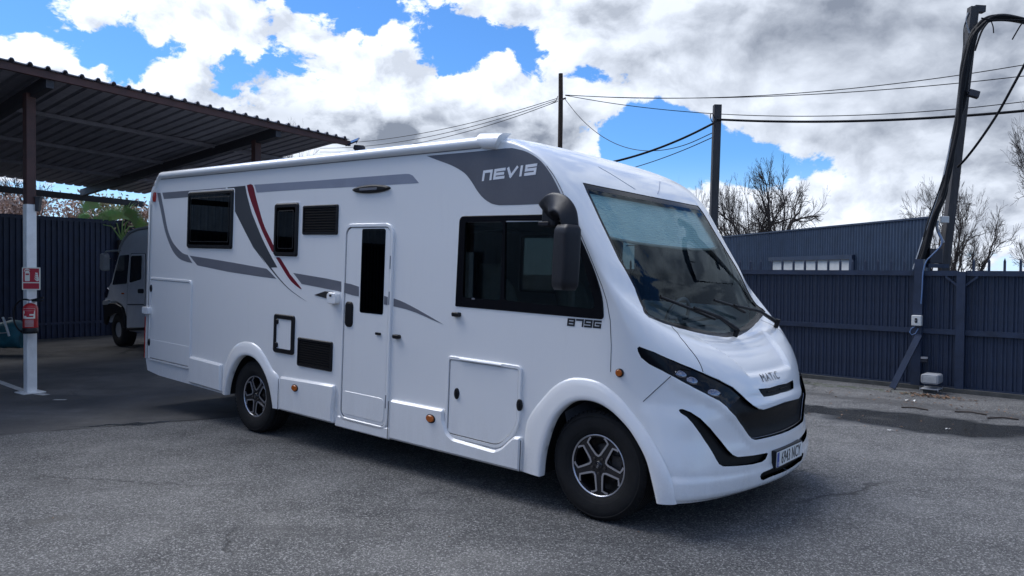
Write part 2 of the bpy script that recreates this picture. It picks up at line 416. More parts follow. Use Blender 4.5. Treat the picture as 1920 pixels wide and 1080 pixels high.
GLYPH = {'n': [[(0,0),(0,.52)],[(0,.72),(0,1),(1,1),(1,0)]], 'E': [[(1,1),(0,1)],[(0,.78),(0,0),(1,0)],[(.0,.5),(.9,.5)]], 'V': [[(0,1),(.4,0),(1,1)]],
  'i': [[(.5,0),(.5,.56)],[(.5,.90),(.5,1)]], 'S': [[(1,1),(0,1),(0,.52),(1,.52),(1,0),(0,0)]],
  '8': [[(0,0),(0,1),(1,1),(1,0),(0,0)],[(0,.5),(1,.5)]], '7': [[(0,1),(1,1),(1,0)]], '9': [[(1,.48),(0,.48),(0,1),(1,1),(1,0),(0,0)]], 'G': [[(1,1),(0,1),(0,0),(1,0),(1,.48),(.4,.48)]],
  'M': [[(0,0),(0,1),(.5,.3),(1,1),(1,0)]], 'A': [[(0,0),(.5,1),(1,0)],[(.25,.3),(.75,.3)]], 'T': [[(0,1),(1,1)],[(.5,1),(.5,0)]], 'I': [[(.5,0),(.5,1)]], 'C': [[(1,1),(.25,1),(0,.7),(0,.3),(.25,0),(1,0)]]}
def glyphs(mb, word, place, w, h, gap, stroke, shear=0., h0=0., h1=.002, widths=None):
    """block lettering from strokes; place(u, v, h) -> point"""
    x = 0; k = 0
    for ch in word:
        cw = (widths or {}).get(ch, 1.0)*w
        for ln in GLYPH[ch]:
            for a, b in zip(ln, ln[1:]):
                A = Vector((x+a[0]*cw, a[1]*h)); B = Vector((x+b[0]*cw, b[1]*h)); d = (B-A).normalized(); n_ = Vector((-d.y, d.x))*stroke/2; e = d*stroke/2
                q = [A-e-n_, B+e-n_, B+e+n_, A-e+n_]; k += 1; hh = h1+.00012*(k % 7)
                f = lambda p, z: place(p.x+p.y*shear, p.y, z)
                mb.add([f(p, h0) for p in q]+[f(p, hh) for p in q], [(4,5,6,7),(0,1,5,4),(1,2,6,5),(2,3,7,6),(3,0,4,7)])
        x += cw+gap
    return x-gap

# ================================================================== MOTORHOME
VR = rot('z', math.radians(-39.5152)) @ rot('y', math.radians(1.44739)) @ rot('x', math.radians(-.84703))
VO = np.array([-1.032, 6.2555, -.1507])          # front corner of the nearside wall, local axes: x forward, y to the offside, z up
YC = 1.175                                        # half width
van = empty('motorhome', VO, 'white coachbuilt motorhome with a grey side stripe parked on the asphalt in the middle', 'motorhome')
van.rotation_mode = 'QUATERNION'; van.rotation_quaternion = Matrix(VR.tolist()).to_quaternion()
def loc(px, py, axis, c):
    d = VR.T @ ray(px, py); o = VR.T @ (CP-VO); return o + d*(c-o[axis])/d[axis]
def sp(px, py, y=0.0):
    a = loc(px, py, 1, y); return (a[0], a[2])
def spl(L, y=0.0): return [sp(*q, y) for q in L]
def vproj(P): return project(np.atleast_2d(P) @ VR.T + VO)

# ---- the moulded front: sections run from the side wall round the corner to the centre line
#        side x,z       centre x,z     corner exponent
SEC = [(0.940, 2.800, 0.940, 2.900, 3.2), (1.150, 2.785, 1.150, 2.860, 3.0), (1.310, 2.740, 1.330, 2.800, 2.8), (1.455, 2.672, 1.500, 2.705, 2.6),
       (1.545, 2.600, 1.620, 2.600, 2.5), (1.629, 2.505, 1.725, 2.482, 2.5), (1.760, 2.290, 1.925, 2.195, 2.5), (1.860, 2.115, 2.190, 1.815, 2.5),
       (1.955, 1.945, 2.452, 1.432, 2.5), (2.010, 1.840, 2.560, 1.385, 2.5), (2.070, 1.720, 2.660, 1.322, 2.5), (2.115, 1.570, 2.735, 1.250, 2.5), (2.133, 1.400, 2.785, 1.175, 2.5),
       (2.136, 1.220, 2.822, 1.095, 2.5), (2.170, 1.090, 2.842, 1.020, 2.45), (2.250, 0.980, 2.856, 0.950, 2.35), (2.360, .840, 2.868, .820, 2.15),
       (2.430, .740, 2.892, .720, 2.0), (2.490, .630, 2.905, .610, 1.9), (2.540, .500, 2.893, .490, 1.8), (2.545, .452, 2.845, .440, 1.8)]
SEC = np.array(SEC)
_ck = np.r_[0, np.cumsum(np.hypot(np.diff(SEC[:,2]), np.diff(SEC[:,3])))]; SL = _ck[-1]
def hermite(xk, yk):
    d = np.diff(yk)/np.diff(xk); mm = np.zeros(len(yk)); mm[0], mm[-1] = d[0], d[-1]
    for i in range(1, len(yk)-1):
        if d[i-1]*d[i] > 0:
            w1, w2 = 2*(xk[i+1]-xk[i])+(xk[i]-xk[i-1]), (xk[i+1]-xk[i])+2*(xk[i]-xk[i-1]); mm[i] = (w1+w2)/(w1/d[i-1]+w2/d[i])
    def f(x):
        x = np.clip(x, xk[0], xk[-1]); i = np.clip(np.searchsorted(xk, x, side='right')-1, 0, len(xk)-2); h = xk[i+1]-xk[i]; t = (x-xk[i])/h
        return (2*t**3-3*t**2+1)*yk[i]+(t**3-2*t**2+t)*h*mm[i]+(-2*t**3+3*t**2)*yk[i+1]+(t**3-t**2)*h*mm[i+1]
    return f
_h = [hermite(_ck, SEC[:, k]) for k in range(5)]
def sec_s(i): return _ck[i]
SSK = [_ck[i] for i in range(len(SEC))]
def Sbase(s, t):
    s = np.asarray(s, float); t = np.clip(np.asarray(t, float), 0, 1)
    xs, zs, xc, zc, n = [h(s) for h in _h]; a = t*PI/2
    sg = np.sin(a)**(2/n); kp = np.cos(a)**(2/n)
    return np.stack([xs+(xc-xs)*sg, YC*(1-kp), zs+(zc-zs)*sg], -1)
def bump_in(v, a, b): 
    q = np.clip((v-a)/(b-a), 0, 1); return q*q*(3-2*q)
def Sdisp(s, t):
    """hollow in the middle of the bonnet and a lip over the grille"""
    P = Sbase(s, t); w = np.abs(P[...,1]-YC)
    half = .62 - .20*bump_in(s, SSK[8], SSK[12])
    hollow = -.026*bump_in(s, SSK[8]+.02, SSK[9]+.06)*(1-bump_in(s, SSK[12]-.060, SSK[12]-.012))*(1-bump_in(w, half-.045, half))
    lip = .016*bump_in(s, SSK[14]-.05, SSK[14]+.02)*(1-bump_in(s, SSK[15]-.03, SSK[15]+.04))*(1-bump_in(w, .55, .85))
    low = .012*bump_in(s, SSK[18]+.005, SSK[18]+.035)*(1-bump_in(s, SSK[20]-.05, SSK[20]))*bump_in(t, .06, .2)
    k = 1.75; q = np.stack([s+0*t, (t+0*s)*k], -1); d = np.full(q.shape[:-1], 9.)
    for a, b in zip(LIPLINE[:-1], LIPLINE[1:]):
        a = np.array([a[0], a[1]*k]); b = np.array([b[0], b[1]*k]); e = b-a; u = np.clip(((q-a)@e)/(e@e+1e-9), 0, 1); d = np.minimum(d, np.linalg.norm(q-a-u[..., None]*e, axis=-1))
    rim = .013*(1-bump_in(d, .008, .075))
    return hollow+lip+low+rim
LIPLINE = []
def Snorm0(s, t, e=1e-3):
    s = np.clip(s, 1e-3, SL-1e-3); t = np.clip(t, .002, .9985)
    a = Sbase(s+e, t)-Sbase(s-e, t); b = Sbase(s, np.minimum(t+e, .9995))-Sbase(s, np.maximum(t-e, .0005))
    n = np.cross(a, b); n /= np.linalg.norm(n, axis=-1, keepdims=True)+1e-12
    return n*np.where((n[...,0:1]-n[...,1:2]*.5+n[...,2:3]*.3) < 0, -1, 1)
def S(s, t, h=0.0):
    s = np.asarray(s, float); t = np.asarray(t, float)
    return Sbase(s, t) + Snorm0(s, t)*(Sdisp(s, t)+h)[..., None]
def Snorm(s, t, e=2e-3):
    s = np.clip(s, 3e-3, SL-3e-3); t = np.clip(t, .004, .996)
    a = S(s+e, t)-S(s-e, t); b = S(s, t+e)-S(s, t-e)
    n = np.cross(a, b); n /= np.linalg.norm(n, axis=-1, keepdims=True)+1e-12
    n0 = Snorm0(s, t); return n*np.sign((n*n0).sum(-1, keepdims=True)+1e-9)
_gs, _gt = np.meshgrid(np.linspace(0, SL, 420), np.linspace(0, 1, 220), indexing='ij')
_gp = S(_gs, _gt).reshape(-1, 3); _gq = vproj(_gp)
_eye = VR.T @ (CP-VO); _vis = ((Snorm0(_gs, _gt).reshape(-1, 3)*(_eye-_gp)).sum(1) > 0)
def front(px, py):
    """the point of the moulded front (nearer half) seen in one direction -> (s, t)"""
    d = np.hypot(_gq[:,0]-px, _gq[:,1]-py) + np.where(_vis, 0, 1e4); i = int(np.argmin(d)); s, t = _gs.flat[i], _gt.flat[i]
    for _ in range(6):
        e = 1e-4; q = vproj(S(np.array([s, s+e, s]), np.array([t, t, t+e if t < .99 else t-e])))
        r = np.array([px, py])-q[0]; J = np.stack([(q[1]-q[0])/e, (q[2]-q[0])/(e if t < .99 else -e)], 1)
        try: ds = np.linalg.solve(J, r)
        except Exception: break
        ds = np.clip(ds, -.02, .02); s = float(np.clip(s+ds[0], 0, SL)); t = float(np.clip(t+ds[1], 0, 1))
    return (s, t)
def fl(L): return [front(*q) for q in L]
def cen(px, py):
    """height along the centre line (t = 1) seen in one direction"""
    ss = np.linspace(0, SL, 1500); q = vproj(S(ss, np.ones_like(ss))); i = int(np.argmin(np.hypot(q[:,0]-px, q[:,1]-py))); return (float(ss[i]), 1.0)

WS_OUT = fl([(1092,342),(1122,348.5),(1155,355),(1189,362)]) + [(0., 1.0)] + [(0., 1.0)] + fl([(1363,632.5),(1345,630.5),(1313,625),(1285,618),(1256.7,610),(1230,600.5),(1216.7,595),(1209,588),(1205,576.7),(1190,540),(1160,486.7),(1123.3,410),(1100,360)])
WS_OUT[4] = (WS_OUT[3][0]+(WS_OUT[3][0]-WS_OUT[2][0])*.25, 1.0); WS_OUT[5] = (WS_OUT[6][0]+.001, 1.0)
def shrink(p, d): 
    k = 1.9; q = inset(ccw([(a*1.0, b*k) for a, b in p]), d); return [(a, b/k) for a, b in q]
_w = [(s, t*1.0) for s, t in WS_OUT]
def frit(p, d):
    """inner edge of the black border; open at the centre line"""
    k = 1.75; q = ccw([(a, b*k) for a, b in p]); r = inset(q, d); out = []
    for (a, b), (c, e) in zip(q, r): out.append((c, 1.0) if b > k-1e-4 else (c, min(e/k, .999)))
    return out
WS_IN = frit(WS_OUT, .055)
BAND_UP = fl([(1195,652.5),(1198.5,649.6),(1226,659.6),(1263,676),(1294.8,689),(1317,698.5),(1346.7,711.5),(1374.4,726.3),(1393,743),(1411.5,759.6),(1422.6,766.5),(1431.9,768)])
bu_c = (BAND_UP[-1][0]-.012, 1.0)
BAND_LO = fl([(1413,825.2),(1406,822.4),(1400.4,816),(1389,799),(1376.3,780.7),(1365,769.6),(1359.6,762.4),(1346.7,752),(1319,737.4),(1291,722.6),(1261.5,706),(1241,694.8),(1217,682.8),(1202,670.7),(1196,659)])
bl_c = (BAND_LO[0][0]+.008, 1.0)
LIPLINE = [bl_c]+BAND_LO[:11]
SPLIT_UP, SPLIT_LO = 8, 5                         # the lamp ends and the grille begins between these two points
LAMP = BAND_UP[:SPLIT_UP+1] + BAND_LO[SPLIT_LO:]
GRILLE = BAND_UP[SPLIT_UP:] + [bu_c, bl_c] + BAND_LO[:SPLIT_LO+1]
INTAKE = fl([(1272.6,769.5),(1275,767),(1280,766.9),(1294.8,772.4),(1313.3,784.4),(1331.9,803),(1352,827),(1365,843.7),(1374.4,853),(1383.7,856.7),(1411.5,853.9),(1438,849),(1440,851),(1435.6,861),(1429,866),(1411.5,870.6),(1383.7,873.7),(1356,874.8),(1348.5,870.6),(1343,862),(1328,836),(1313.3,814),(1298.5,793.7),(1287.4,781.7),(1276,774.5)])
_su = front(1443, 727.2); _sl = front(1448.5, 742)
SLOT_UP = [front(1421.7,729), front(1432,728.4), front(1443,727.2), (front(1443,727.2)[0]-.004, 1.0), (front(1448.5,742)[0]-.003, 1.0), front(1448.5,742), front(1431.9,744.3), front(1426,737)]
_lo = front(1448.5, 878)
SLOT_LO = [front(1425.4,893.7), front(1427,889), front(1431,885.5), front(1448.5,878), (_lo[0]+.0, 1.0), (front(1445,894)[0]+.002, 1.0), front(1445,894), front(1431,900.5), front(1427,899)]
HOODLINE = fl([(1259.6,612),(1276,633.7),(1291,652),(1306,670.7),(1315,687.4),(1318,697.5)])
BONNET = [(WS_OUT[5][0]+.004, 1.0)] + [(s+.004, t) for s, t in WS_OUT[6:11]] + HOODLINE + [(s-.003, t) for s, t in BAND_UP[6:]] + [(bu_c[0]-.003, 1.0)]
BUMPLINE = fl([(1258,705.5),(1246,716.5),(1232,729),(1218,742),(1206,753)])

SCALE_T = 1.75
def patch(name, mats, region, holes=(), h=0.0, wall=0.0, wall_mat=0, sides='both', parent=van, step=.028, fn=None):
    """part of the moulded front inside an outline given in (s, t), held h above the surface;
       wall > 0 adds a lip of that depth round every edge"""
    k = SCALE_T
    def dense(p):
        o = []
        for i in range(len(p)):
            a_, b_ = np.array(p[i]), np.array(p[(i+1) % len(p)]); n_ = max(1, int(np.linalg.norm(b_-a_)/.03)); o += [tuple(a_+(b_-a_)*j/n_) for j in range(n_)]
        return o
    reg = dense(ccw([(s, t*k) for s, t in region])); hl = [dense(ccw([(s, t*k) for s, t in q])) for q in holes]
    a = np.array(reg); lo, hi = a.min(0), a.max(0)
    gx, gy = np.meshgrid(np.arange(lo[0]+step/2, hi[0], step), np.arange(lo[1]+step/2, hi[1], step), indexing='ij'); g = np.stack([gx.ravel(), gy.ravel()], 1)
    ok = inpoly(g, reg)
    for q in hl: ok &= ~inpoly(g, q)
    V, F = tri(reg, hl, [tuple(p) for p in g[ok]])
    s, t = V[:,0], V[:,1]/k; hh = np.full(len(s), float(h)) if fn is None else h+fn(s, t)
    P = S(s, t, hh); Nn = Snorm(s, t)
    if len(F):                                   # outward winding
        q = P[F]; fn_ = np.cross(q[:,1]-q[:,0], q[:,2]-q[:,0]); w = (fn_*Nn[F[:,0]]).sum(1) < 0; F = np.where(w[:, None], F[:, ::-1], F)
    def make(sign):
        mb = MB(); nrm = []
        def put(P, Nn, faces, mi=0):
            Pm = P.copy(); Nm = Nn.copy()
            if sign < 0: Pm[:,1] = 2*YC-Pm[:,1]; Nm[:,1] *= -1; faces = [f[::-1] for f in faces]
            mb.add(Pm, [tuple(int(i) for i in f) for f in faces], mi, True); nrm.extend(map(tuple, Nm))
        put(P, Nn, list(F))
        if wall:
            for lp in [reg, *hl]:
                q = np.array(lp); sgn = 1 if lp is reg else -1; q = q if sgn > 0 else q[::-1]; n = len(q); s_, t_ = q[:,0], q[:,1]/k
                onc = t_ > .9995
                A = S(s_, t_, np.full(n, h)); B = S(s_, t_, np.full(n, h-wall)); fs = [(i, (i+1) % n, n+(i+1) % n, n+i) for i in range(n) if not (onc[i] and onc[(i+1) % n])]
                tg = np.roll(A, -1, 0)-np.roll(A, 1, 0); wn_ = np.cross(tg, Snorm(s_, t_)); wn_ /= np.linalg.norm(wn_, axis=1, keepdims=True)+1e-9
                put(np.r_[A, B], np.r_[wn_, wn_], fs, wall_mat)
        return mb, nrm
    out = []
    jobs = {'both': [(1, -1)], 'pair': [(1,), (-1,)], 'near': [(1,)]}[sides]
    for job in jobs:
        big = MB(); nr = []
        for sg in job:
            mb, n_ = make(sg); big.add(mb.v, [], 0); off = len(nr)
            for f, mi in zip(mb.f, mb.mi): big.f.append(tuple(off+i for i in f)); big.mi.append(mi); big.sm.append(True)
            nr += n_
        me = big.mesh(name, mats); me.normals_split_custom_set_from_vertices(nr)
        o = bpy.data.objects.new(name, me); link(o, parent); out.append(o)
    return out if sides == 'pair' else out[0]
FULL = [(0., t) for t in np.linspace(0, 1, 12)] + [(SL, t) for t in np.linspace(1, 0, 12)]
# which boundary points below the arch line
HOLES = [WS_OUT, LAMP + [], INTAKE, SLOT_LO]
BAND = BAND_UP + [bu_c, bl_c] + BAND_LO
def gapgrow(p, d):
    k = SCALE_T; q = inset(ccw([(a, b*k) for a, b in p]), -d); return [(a, 1.0 if b > k-.004 and True else b/k) for a, b in q]
def cap1(p): return [(a, min(b, 1.0)) for a, b in p]
shell = patch('front_shell', [M['white2'], M['white2']], FULL, [cap1(gapgrow(WS_OUT, .0)), BAND, INTAKE, SLOT_LO, BONNET[:]], 0, .03)
bonnet = patch('bonnet', [M['white2'], M['white2']], BONNET, [SLOT_UP], 0.0015, .02, 0, 'both', van, .018)
patch('windscreen_border', [M['gloss_black'], M['gloss_black']], WS_OUT, [WS_IN], -.004, .01)
screen = patch('windscreen', M['screen'], WS_IN, (), -.0045)
def recess(name, mats, poly, depth, sides='both', **kw): return patch(name, mats, poly, (), -depth, 0, 0, sides, **kw)
lamps = recess('headlight', [M['gloss_black']], LAMP, .014, 'pair')
recess('front_grille', [M['grille']], GRILLE, .028)
recess('upper_grille', [M['grille']], SLOT_UP, .018)
recess('lower_intake', [M['grille']], INTAKE, .030, 'pair')
recess('bumper_slot', [M['grille']], SLOT_LO, .030)
def surf_line(name, L, r=.0026, mat='gap', h=.0005, mirror=True, parent=van):
    a = resample(L, 24); P = S(a[:,0], a[:,1], np.full(24, h)); mb = MB(); mb.tube(P, r, 5)
    o = mb.build(name, M[mat], parent)
    if mirror:
        Q = P.copy(); Q[:,1] = 2*YC-Q[:,1]; MB().tube(Q, r, 5).build(name, M[mat], parent)
    return o
surf_line('panel_gap', HOODLINE); surf_line('panel_gap', BUMPLINE)
surf_line('panel_gap', [(s, .0) for s in np.linspace(SSK[4], SSK[13], 12)], .0024, 'gap', .0)
surf_line('brow_crease', fl([(1122,313),(1150,329),(1172,343),(1191,355)]), .005, 'lgrey', -.002)
# lamps: reflector bowls under a clear lens, with a few cells in the lower intake
for k, o in enumerate(lamps):
    for (px, py, rx, rz) in ((1279,701,.090,.060),(1301,713,.092,.064),(1343,736,.125,.066)):
        s, t = front(px, py); c = S(s, t, -.008); n = Snorm(s, t); tg = Vector(S(s, t+.02)-S(s, t-.02)).normalized(); nv = Vector(n); up = nv.cross(tg)
        if k: c = c*np.array([1,-1,1])+np.array([0, 2*YC, 0]); f = Vector((1,-1,1)); nv, tg, up = nv*f, tg*f, up*f
        mb = MB(); rows = []
        for q in range(6):
            a = q/5*PI/2; rr = math.cos(a)
            rows.append([Vector(c)+tg*(rx*.5*rr*math.cos(b))+up*(rz*.5*rr*math.sin(b))+nv*(.014*math.sin(a)-.010) for b in np.linspace(0, 2*PI, 17)[:-1]])
        mb.loft(rows, 0, True, True); mb.build('reflector', M['chrome'], o)
surf_line('lamp_divider', fl([(1263,704),(1276,690),(1297,694)]), .004, 'blackplastic', -.010)
surf_line('grille_trim', [(s-.012 if t > .9 else s-.010, t) for s, t in [bl_c]+BAND_LO[:5]], .004, 'chrome', -.020)
surf_line('grille_bar', [(SLOT_UP[1][0]+.028, SLOT_UP[1][1]+.03), (SLOT_UP[3][0]+.030, .99)], .004, 'blackplastic', -.012)
# badge on the bonnet, lower edge of the slot
_m0, _m1 = front(1427, 710), front(1466, 705.5)
mb = MB()
_bz = _m0[0]
def badge(u, v, h):
    y0 = S(*_m0)[1]; y = y0+u; kp = 1-y/YC
    t0 = _m0[1]
    # walk across the bonnet at a constant height of the section
    n = float(_h[4](_bz-v)); sgn = 1 if kp >= 0 else -1; t = math.acos(min(1, abs(kp))**(n/2))/(PI/2)
    P = S(_bz-v, t, h)
    return P if sgn > 0 else P*np.array([1,-1,1])+np.array([0, 2*YC, 0])
me = text_mesh('MATIC', .088, .0, 1.12, 1.12); me.materials.append(M['badge'])
xs_t = [v.co.x for v in me.vertices]; wt_ = max(xs_t)-min(xs_t); wm_ = S(*_m1)[1]-S(*_m0)[1]; pass
for v in me.vertices: v.co = Vector(badge(v.co.x+wt_/2, v.co.y, .006))
me.flip_normals() if False else None
inst(me, 'badge_lettering', van)
# number plate
_pa, _pb = loc(1474, 852.5, 0, 2.925), None
pc = np.array([2.918, YC, .628])
plate_e = empty('number_plate', (0,0,0), parent=van)
pf = lambda u, v, h: (pc[0]+h-.10*v*0-.0, pc[1]+u, pc[2]+v)
MB_ = MB(); plate(MB_, rrect(-.265, -.062, .265, .062, .008), (), -.03, .002, .002, pf); MB_.build('plate_holder', M['blackplastic'], plate_e)
MB_ = MB(); plate(MB_, rrect(-.255, -.052, .255, .052, .008), (), .002, .006, .001, pf); MB_.build('plate_face', M['plate_white'], plate_e)
MB_ = MB(); plate(MB_, rrect(-.251, -.050, -.210, .050, .006), (), .006, .0068, .0003, pf); MB_.build('blue_band', M['plate_blue'], plate_e)
me = text_mesh('6943 NCY', .118, .0006, .70, 1.08); me.materials.append(M['black_ink'])
inst(me, 'plate_lettering', plate_e, frame((pc[0]+.0074, YC+.022, pc[2]-.002), (0,1,0), (0,0,1)))
me = text_mesh('E', .035, .0004); me.materials.append(M['white_ink']); inst(me, 'plate_lettering', plate_e, frame((pc[0]+.0074, YC-.231, pc[2]-.030), (0,1,0), (0,0,1)))

# ---- walls and roof
FARCH = smooth_line([(1.612,.425),(1.628,.60),(1.70,.825),(1.80,.945),(1.903,1.000),(2.03,1.012),(2.16,.975),(2.294,.885),(2.38,.79),(2.445,.69),(2.50,.53),(2.525,.448)], 5)
RARCH = smooth_line([(-2.565,.425),(-2.535,.56),(-2.45,.715),(-2.34,.83),(-2.22,.880),(-2.08,.882),(-1.95,.835),(-1.83,.735),(-1.75,.61),(-1.69,.46),(-1.68,.42)], 5)
XR = -4.45
SEAM = [(SEC[i,0], SEC[i,1]) for i in range(len(SEC))]
seam_fine = [(float(_h[0](s)), float(_h[1](s))) for s in np.linspace(0, SL, 60)]
top = [(.90, 2.785), (-4.20, 2.785), (-4.33, 2.745), (-4.415, 2.65), (XR, 2.50)]
wall_out = [(XR+.005, .60), (-4.40, .475), (-4.10,.445)] + RARCH + [(-1.2,.42), (.0,.415), (1.5,.42)]
front_part = [p for p in FARCH]
# the arch cuts the wall and, ahead of it, the wall ends at the moulded front
below = [q for q in seam_fine if q[1] > .46][::-1]
cut = [q for q in below if q[0] < 2.49 or q[1] > .60]
# wall: up to the arch top, then along the seam upwards
arch_up = [p for p in FARCH]
lowfront = [q for q in seam_fine if q[1] < 1.25 and q[1] > .47]
# polygon: bottom edge -> rear side of arch -> over the arch -> down its front side -> bottom corner -> up along the seam -> roof edge
wall_poly = wall_out + arch_up + [(2.54,.455)] + seam_fine[::-1][1:] + top
def fix(poly):
    out = []
    for p in poly:
        if not out or math.hypot(p[0]-out[-1][0], p[1]-out[-1][1]) > .004: out.append((float(p[0]), float(p[1])))
    return out
wall_poly = fix(wall_poly)
def grow(p, d): return inset(ccw(p), -d)
CAB8 = spl([(862,405),(853.7,574.4),(1132.6,599.3),(1131,560),(1118,515),(1098,466),(1078,424),(1066,401)])
CABWIN = rpoly(CAB8, [.05,.012,.03,.12,.3,.3,.2,.08] if area2(CAB8) > 0 else [.05,.012,.03,.12,.3,.3,.2,.08][::-1])
CW_A = rrect(*sp(868,558), *sp(944,416), .02); CW_B = rpoly(spl([(948,414),(946,563),(1118,580),(1110,545),(1090,478),(1064,414)]), [.02,.02,.05,.15,.2,.05])
REARWIN = spl([(355,360),(440.5,355.5),(435.7,467),(351.7,465)]); SMALLWIN = spl([(517.5,381.7),(562,380),(558.7,481.7),(513.7,479.5)])
DOORWIN = spl([(681.9,428.9),(726.3,428.9),(719.6,589.6),(675.9,586.3)])
def bb(P): a = np.array(P); return a[:,0].min(), a[:,1].min(), a[:,0].max(), a[:,1].max()
def mid4(P):
    """upright rectangle through four measured corners (TL, TR, BR, BL)"""
    return ((P[0][0]+P[3][0])/2, (P[2][1]+P[3][1])/2, (P[1][0]+P[2][0])/2, (P[0][1]+P[1][1])/2)
RW, SW, DW = mid4(REARWIN), mid4(SMALLWIN), mid4(DOORWIN)
def rr(R, r, d=0.): return rrect(R[0]+d, R[1]+d, R[2]-d, R[3]-d, r)
CABHOLE = rpoly(inset(ccw(CAB8), .05), .02)
mb = MB(); plate(mb, wall_poly, [CABHOLE, rr(RW, .03, .05), rr(DW, .02, .02)], -.03, 0., 0., side_map, 0, True); mb.build('side_wall', M['white'], van)
# offside wall, same outline, with window openings
far_map = lambda u, v, h: (u, 2*YC+h, v)
mb = MB(); far_open = [CABHOLE, rrect(-.55, 1.62, .0, 2.25, .04), rrect(-3.1, 1.75, -2.4, 2.3, .04)]
plate(mb, wall_poly, far_open, -.03, 0., 0., lambda u, v, h: (u, 2*YC-(-.03)+h-.03+0*u, v), 0, True); mb.build('side_wall', M['white'], van, recalc=True)
for q in (far_open[1], far_open[2]):
    mb = MB(); plate(mb, q, [inset(ccw(q), .03)], .0, .02, .004, far_map, 0, True); mb.build('window_frame', M['blackplastic'], van)
    mb = MB(); plate(mb, q, (), -.012, -.006, .0, far_map, 0, True); mb.build('offside_pane', M['offglass'], van)
mb = MB(); plate(mb, grow(CABHOLE, .01), (), -.012, -.006, 0, far_map, 0, True); mb.build('offside_pane', M['offglass'], van)
# roof: rounded shoulders, swept from the rear to the front moulding
def shoulder(x, zt=2.785, crown=2.895):
    a = np.linspace(0, PI/2, 12); n = 3.2
    ys = YC*(1-np.cos(a)**(2/n)); zs = zt+(crown-zt)*np.sin(a)**(2/n)
    near = [(x, y, z) for y, z in zip(ys, zs)]
    return near + [(x, 2*YC-y, z) for (x, y, z) in near[-2::-1]]
rows = [shoulder(x) for x in (-4.20, -3, -1.5, 0, .940)]
rows = [shoulder(-4.41, 2.64, 2.66), shoulder(-4.39, 2.69, 2.735), shoulder(-4.34, 2.735, 2.82), shoulder(-4.27, 2.765, 2.87)] + rows
mb = MB(); mb.loft(rows); mb.build('roof', M['white'], van)
mb = MB(); mb.loft([[(XR, .05, 2.50), (XR, .05, .55)], [(XR, 2*YC-.05, 2.50), (XR, 2*YC-.05, .55)]]); 
mb.loft([[(XR+.005, 0, z), (XR-.0, .05, z)] for z in (2.50, .58)])
mb.loft([[(-4.41, y, 2.65), (XR, y, 2.50)] for y in (.0, 2*YC)]); mb.build('rear_wall', M['white'], van)
mb = MB(); mb.box((-4.4, .06, .45), (-2.66, 2*YC-.06, .60)); mb.box((-1.58, .06, .43), (1.50, 2*YC-.06, .60)); mb.box((-2.66,.76,.44),(-1.58,1.59,.60)); mb.box((1.5,.76,.44),(2.45,1.59,.60)); mb.box((2.45,.20,.47),(2.70,2.15,.60)); mb.build('underbody', M['under'], van)
# roof rail and its end caps
def rail_prof(x, dy=0, dz=0): return [(x, -.004+dy, 2.772+dz), (x, -.034+dy, 2.785+dz), (x, -.042+dy, 2.812+dz), (x, -.030+dy, 2.838+dz), (x, .0+dy, 2.856+dz), (x, .06+dy, 2.868+dz), (x,.10+dy,2.862)]
mb = MB(); mb.loft([rail_prof(x) for x in (-4.16, -2, 0, .95)][::-1])
rr_ = [rail_prof(-4.16)] + [[(x-k*.18, y+.008, z-k*k*.30) for (x, y, z) in rail_prof(-4.16)] for k in (.3, .6, .8, 1.0)] 
mb.loft(rr_); mb.build('roof_rail', M['white'], van)
mb = MB(); cp_ = lambda x0: [(x, y-.012, z+.008) for (x, y, z) in rail_prof(x0)]
capb = [(.945,-.006,2.760),(.945,-.045,2.775),(.925,-.056,2.81),(.915,-.046,2.848),(.91,-.005,2.880),(.91,.09,2.888)]
capf = [(1.085,-.006,2.745),(1.09,-.045,2.762),(1.12,-.056,2.80),(1.13,-.046,2.838),(1.135,-.005,2.862),(1.14,.09,2.875)]
mb.loft([capb, capf][::-1]); mb.add(capb, [tuple(range(len(capb)))]); mb.add(capf, [tuple(range(len(capf)))[::-1]]); mb.build('rail_cap', M['white'], van)
mb = MB(); mb.tube([(-4.2,-.002,2.770),(.92,-.002,2.770)], .004, 5); mb.tube([(-4.2,-.002,2.770),(-4.3,-.002,2.745),(-4.36,-.002,2.70)], .004, 5); mb.build('rail_seam', M['mgrey'], van)
# moulded corner strip at the rear
mb = MB(); mb.loft([[(XR+.05, -.012, z), (XR+.01, -.016, z), (XR-.012, .01, z), (XR-.012, .06, z)] for z in (2.52, 1.8, 1.2, .62)]); 
mb.build('rear_corner', M['white'], van)

# ---- wheel arches: a rounded lip that follows the opening
def ysurf(x, z):
    s = np.interp(z, [q[1] for q in seam_fine][::-1], np.linspace(0, SL, 60)[::-1]); xs, _, xc, _, n = [float(h(s)) for h in _h]
    if x <= xs: return 0.
    sg = min(1, (x-xs)/(xc-xs)); a = math.asin(sg**(n/2)); return YC*(1-math.cos(a)**(2/n))
def arch(inner, outer, is_front):
    n = 46; I = resample(inner, n); Oo = resample(outer, n); rows = []
    for (xi, zi), (xo, zo) in zip(I, Oo):
        row = []
        for k, (f, pr) in enumerate(((0, .002), (.05, -.008), (.14, -.016), (.40, -.023), (.75, -.031), (.93, -.033), (1.0, -.027))):
            x, z = xo+(xi-xo)*f, zo+(zi-zo)*f; row.append((x, (ysurf(x, z)*.75 if is_front else 0)+pr, z))
        yb = (ysurf(xi, zi)*.75 if is_front else 0)
        row += [(xi, yb+.03, zi)]
        rows.append(row)
    mb = MB(); mb.loft(rows); 
    return mb
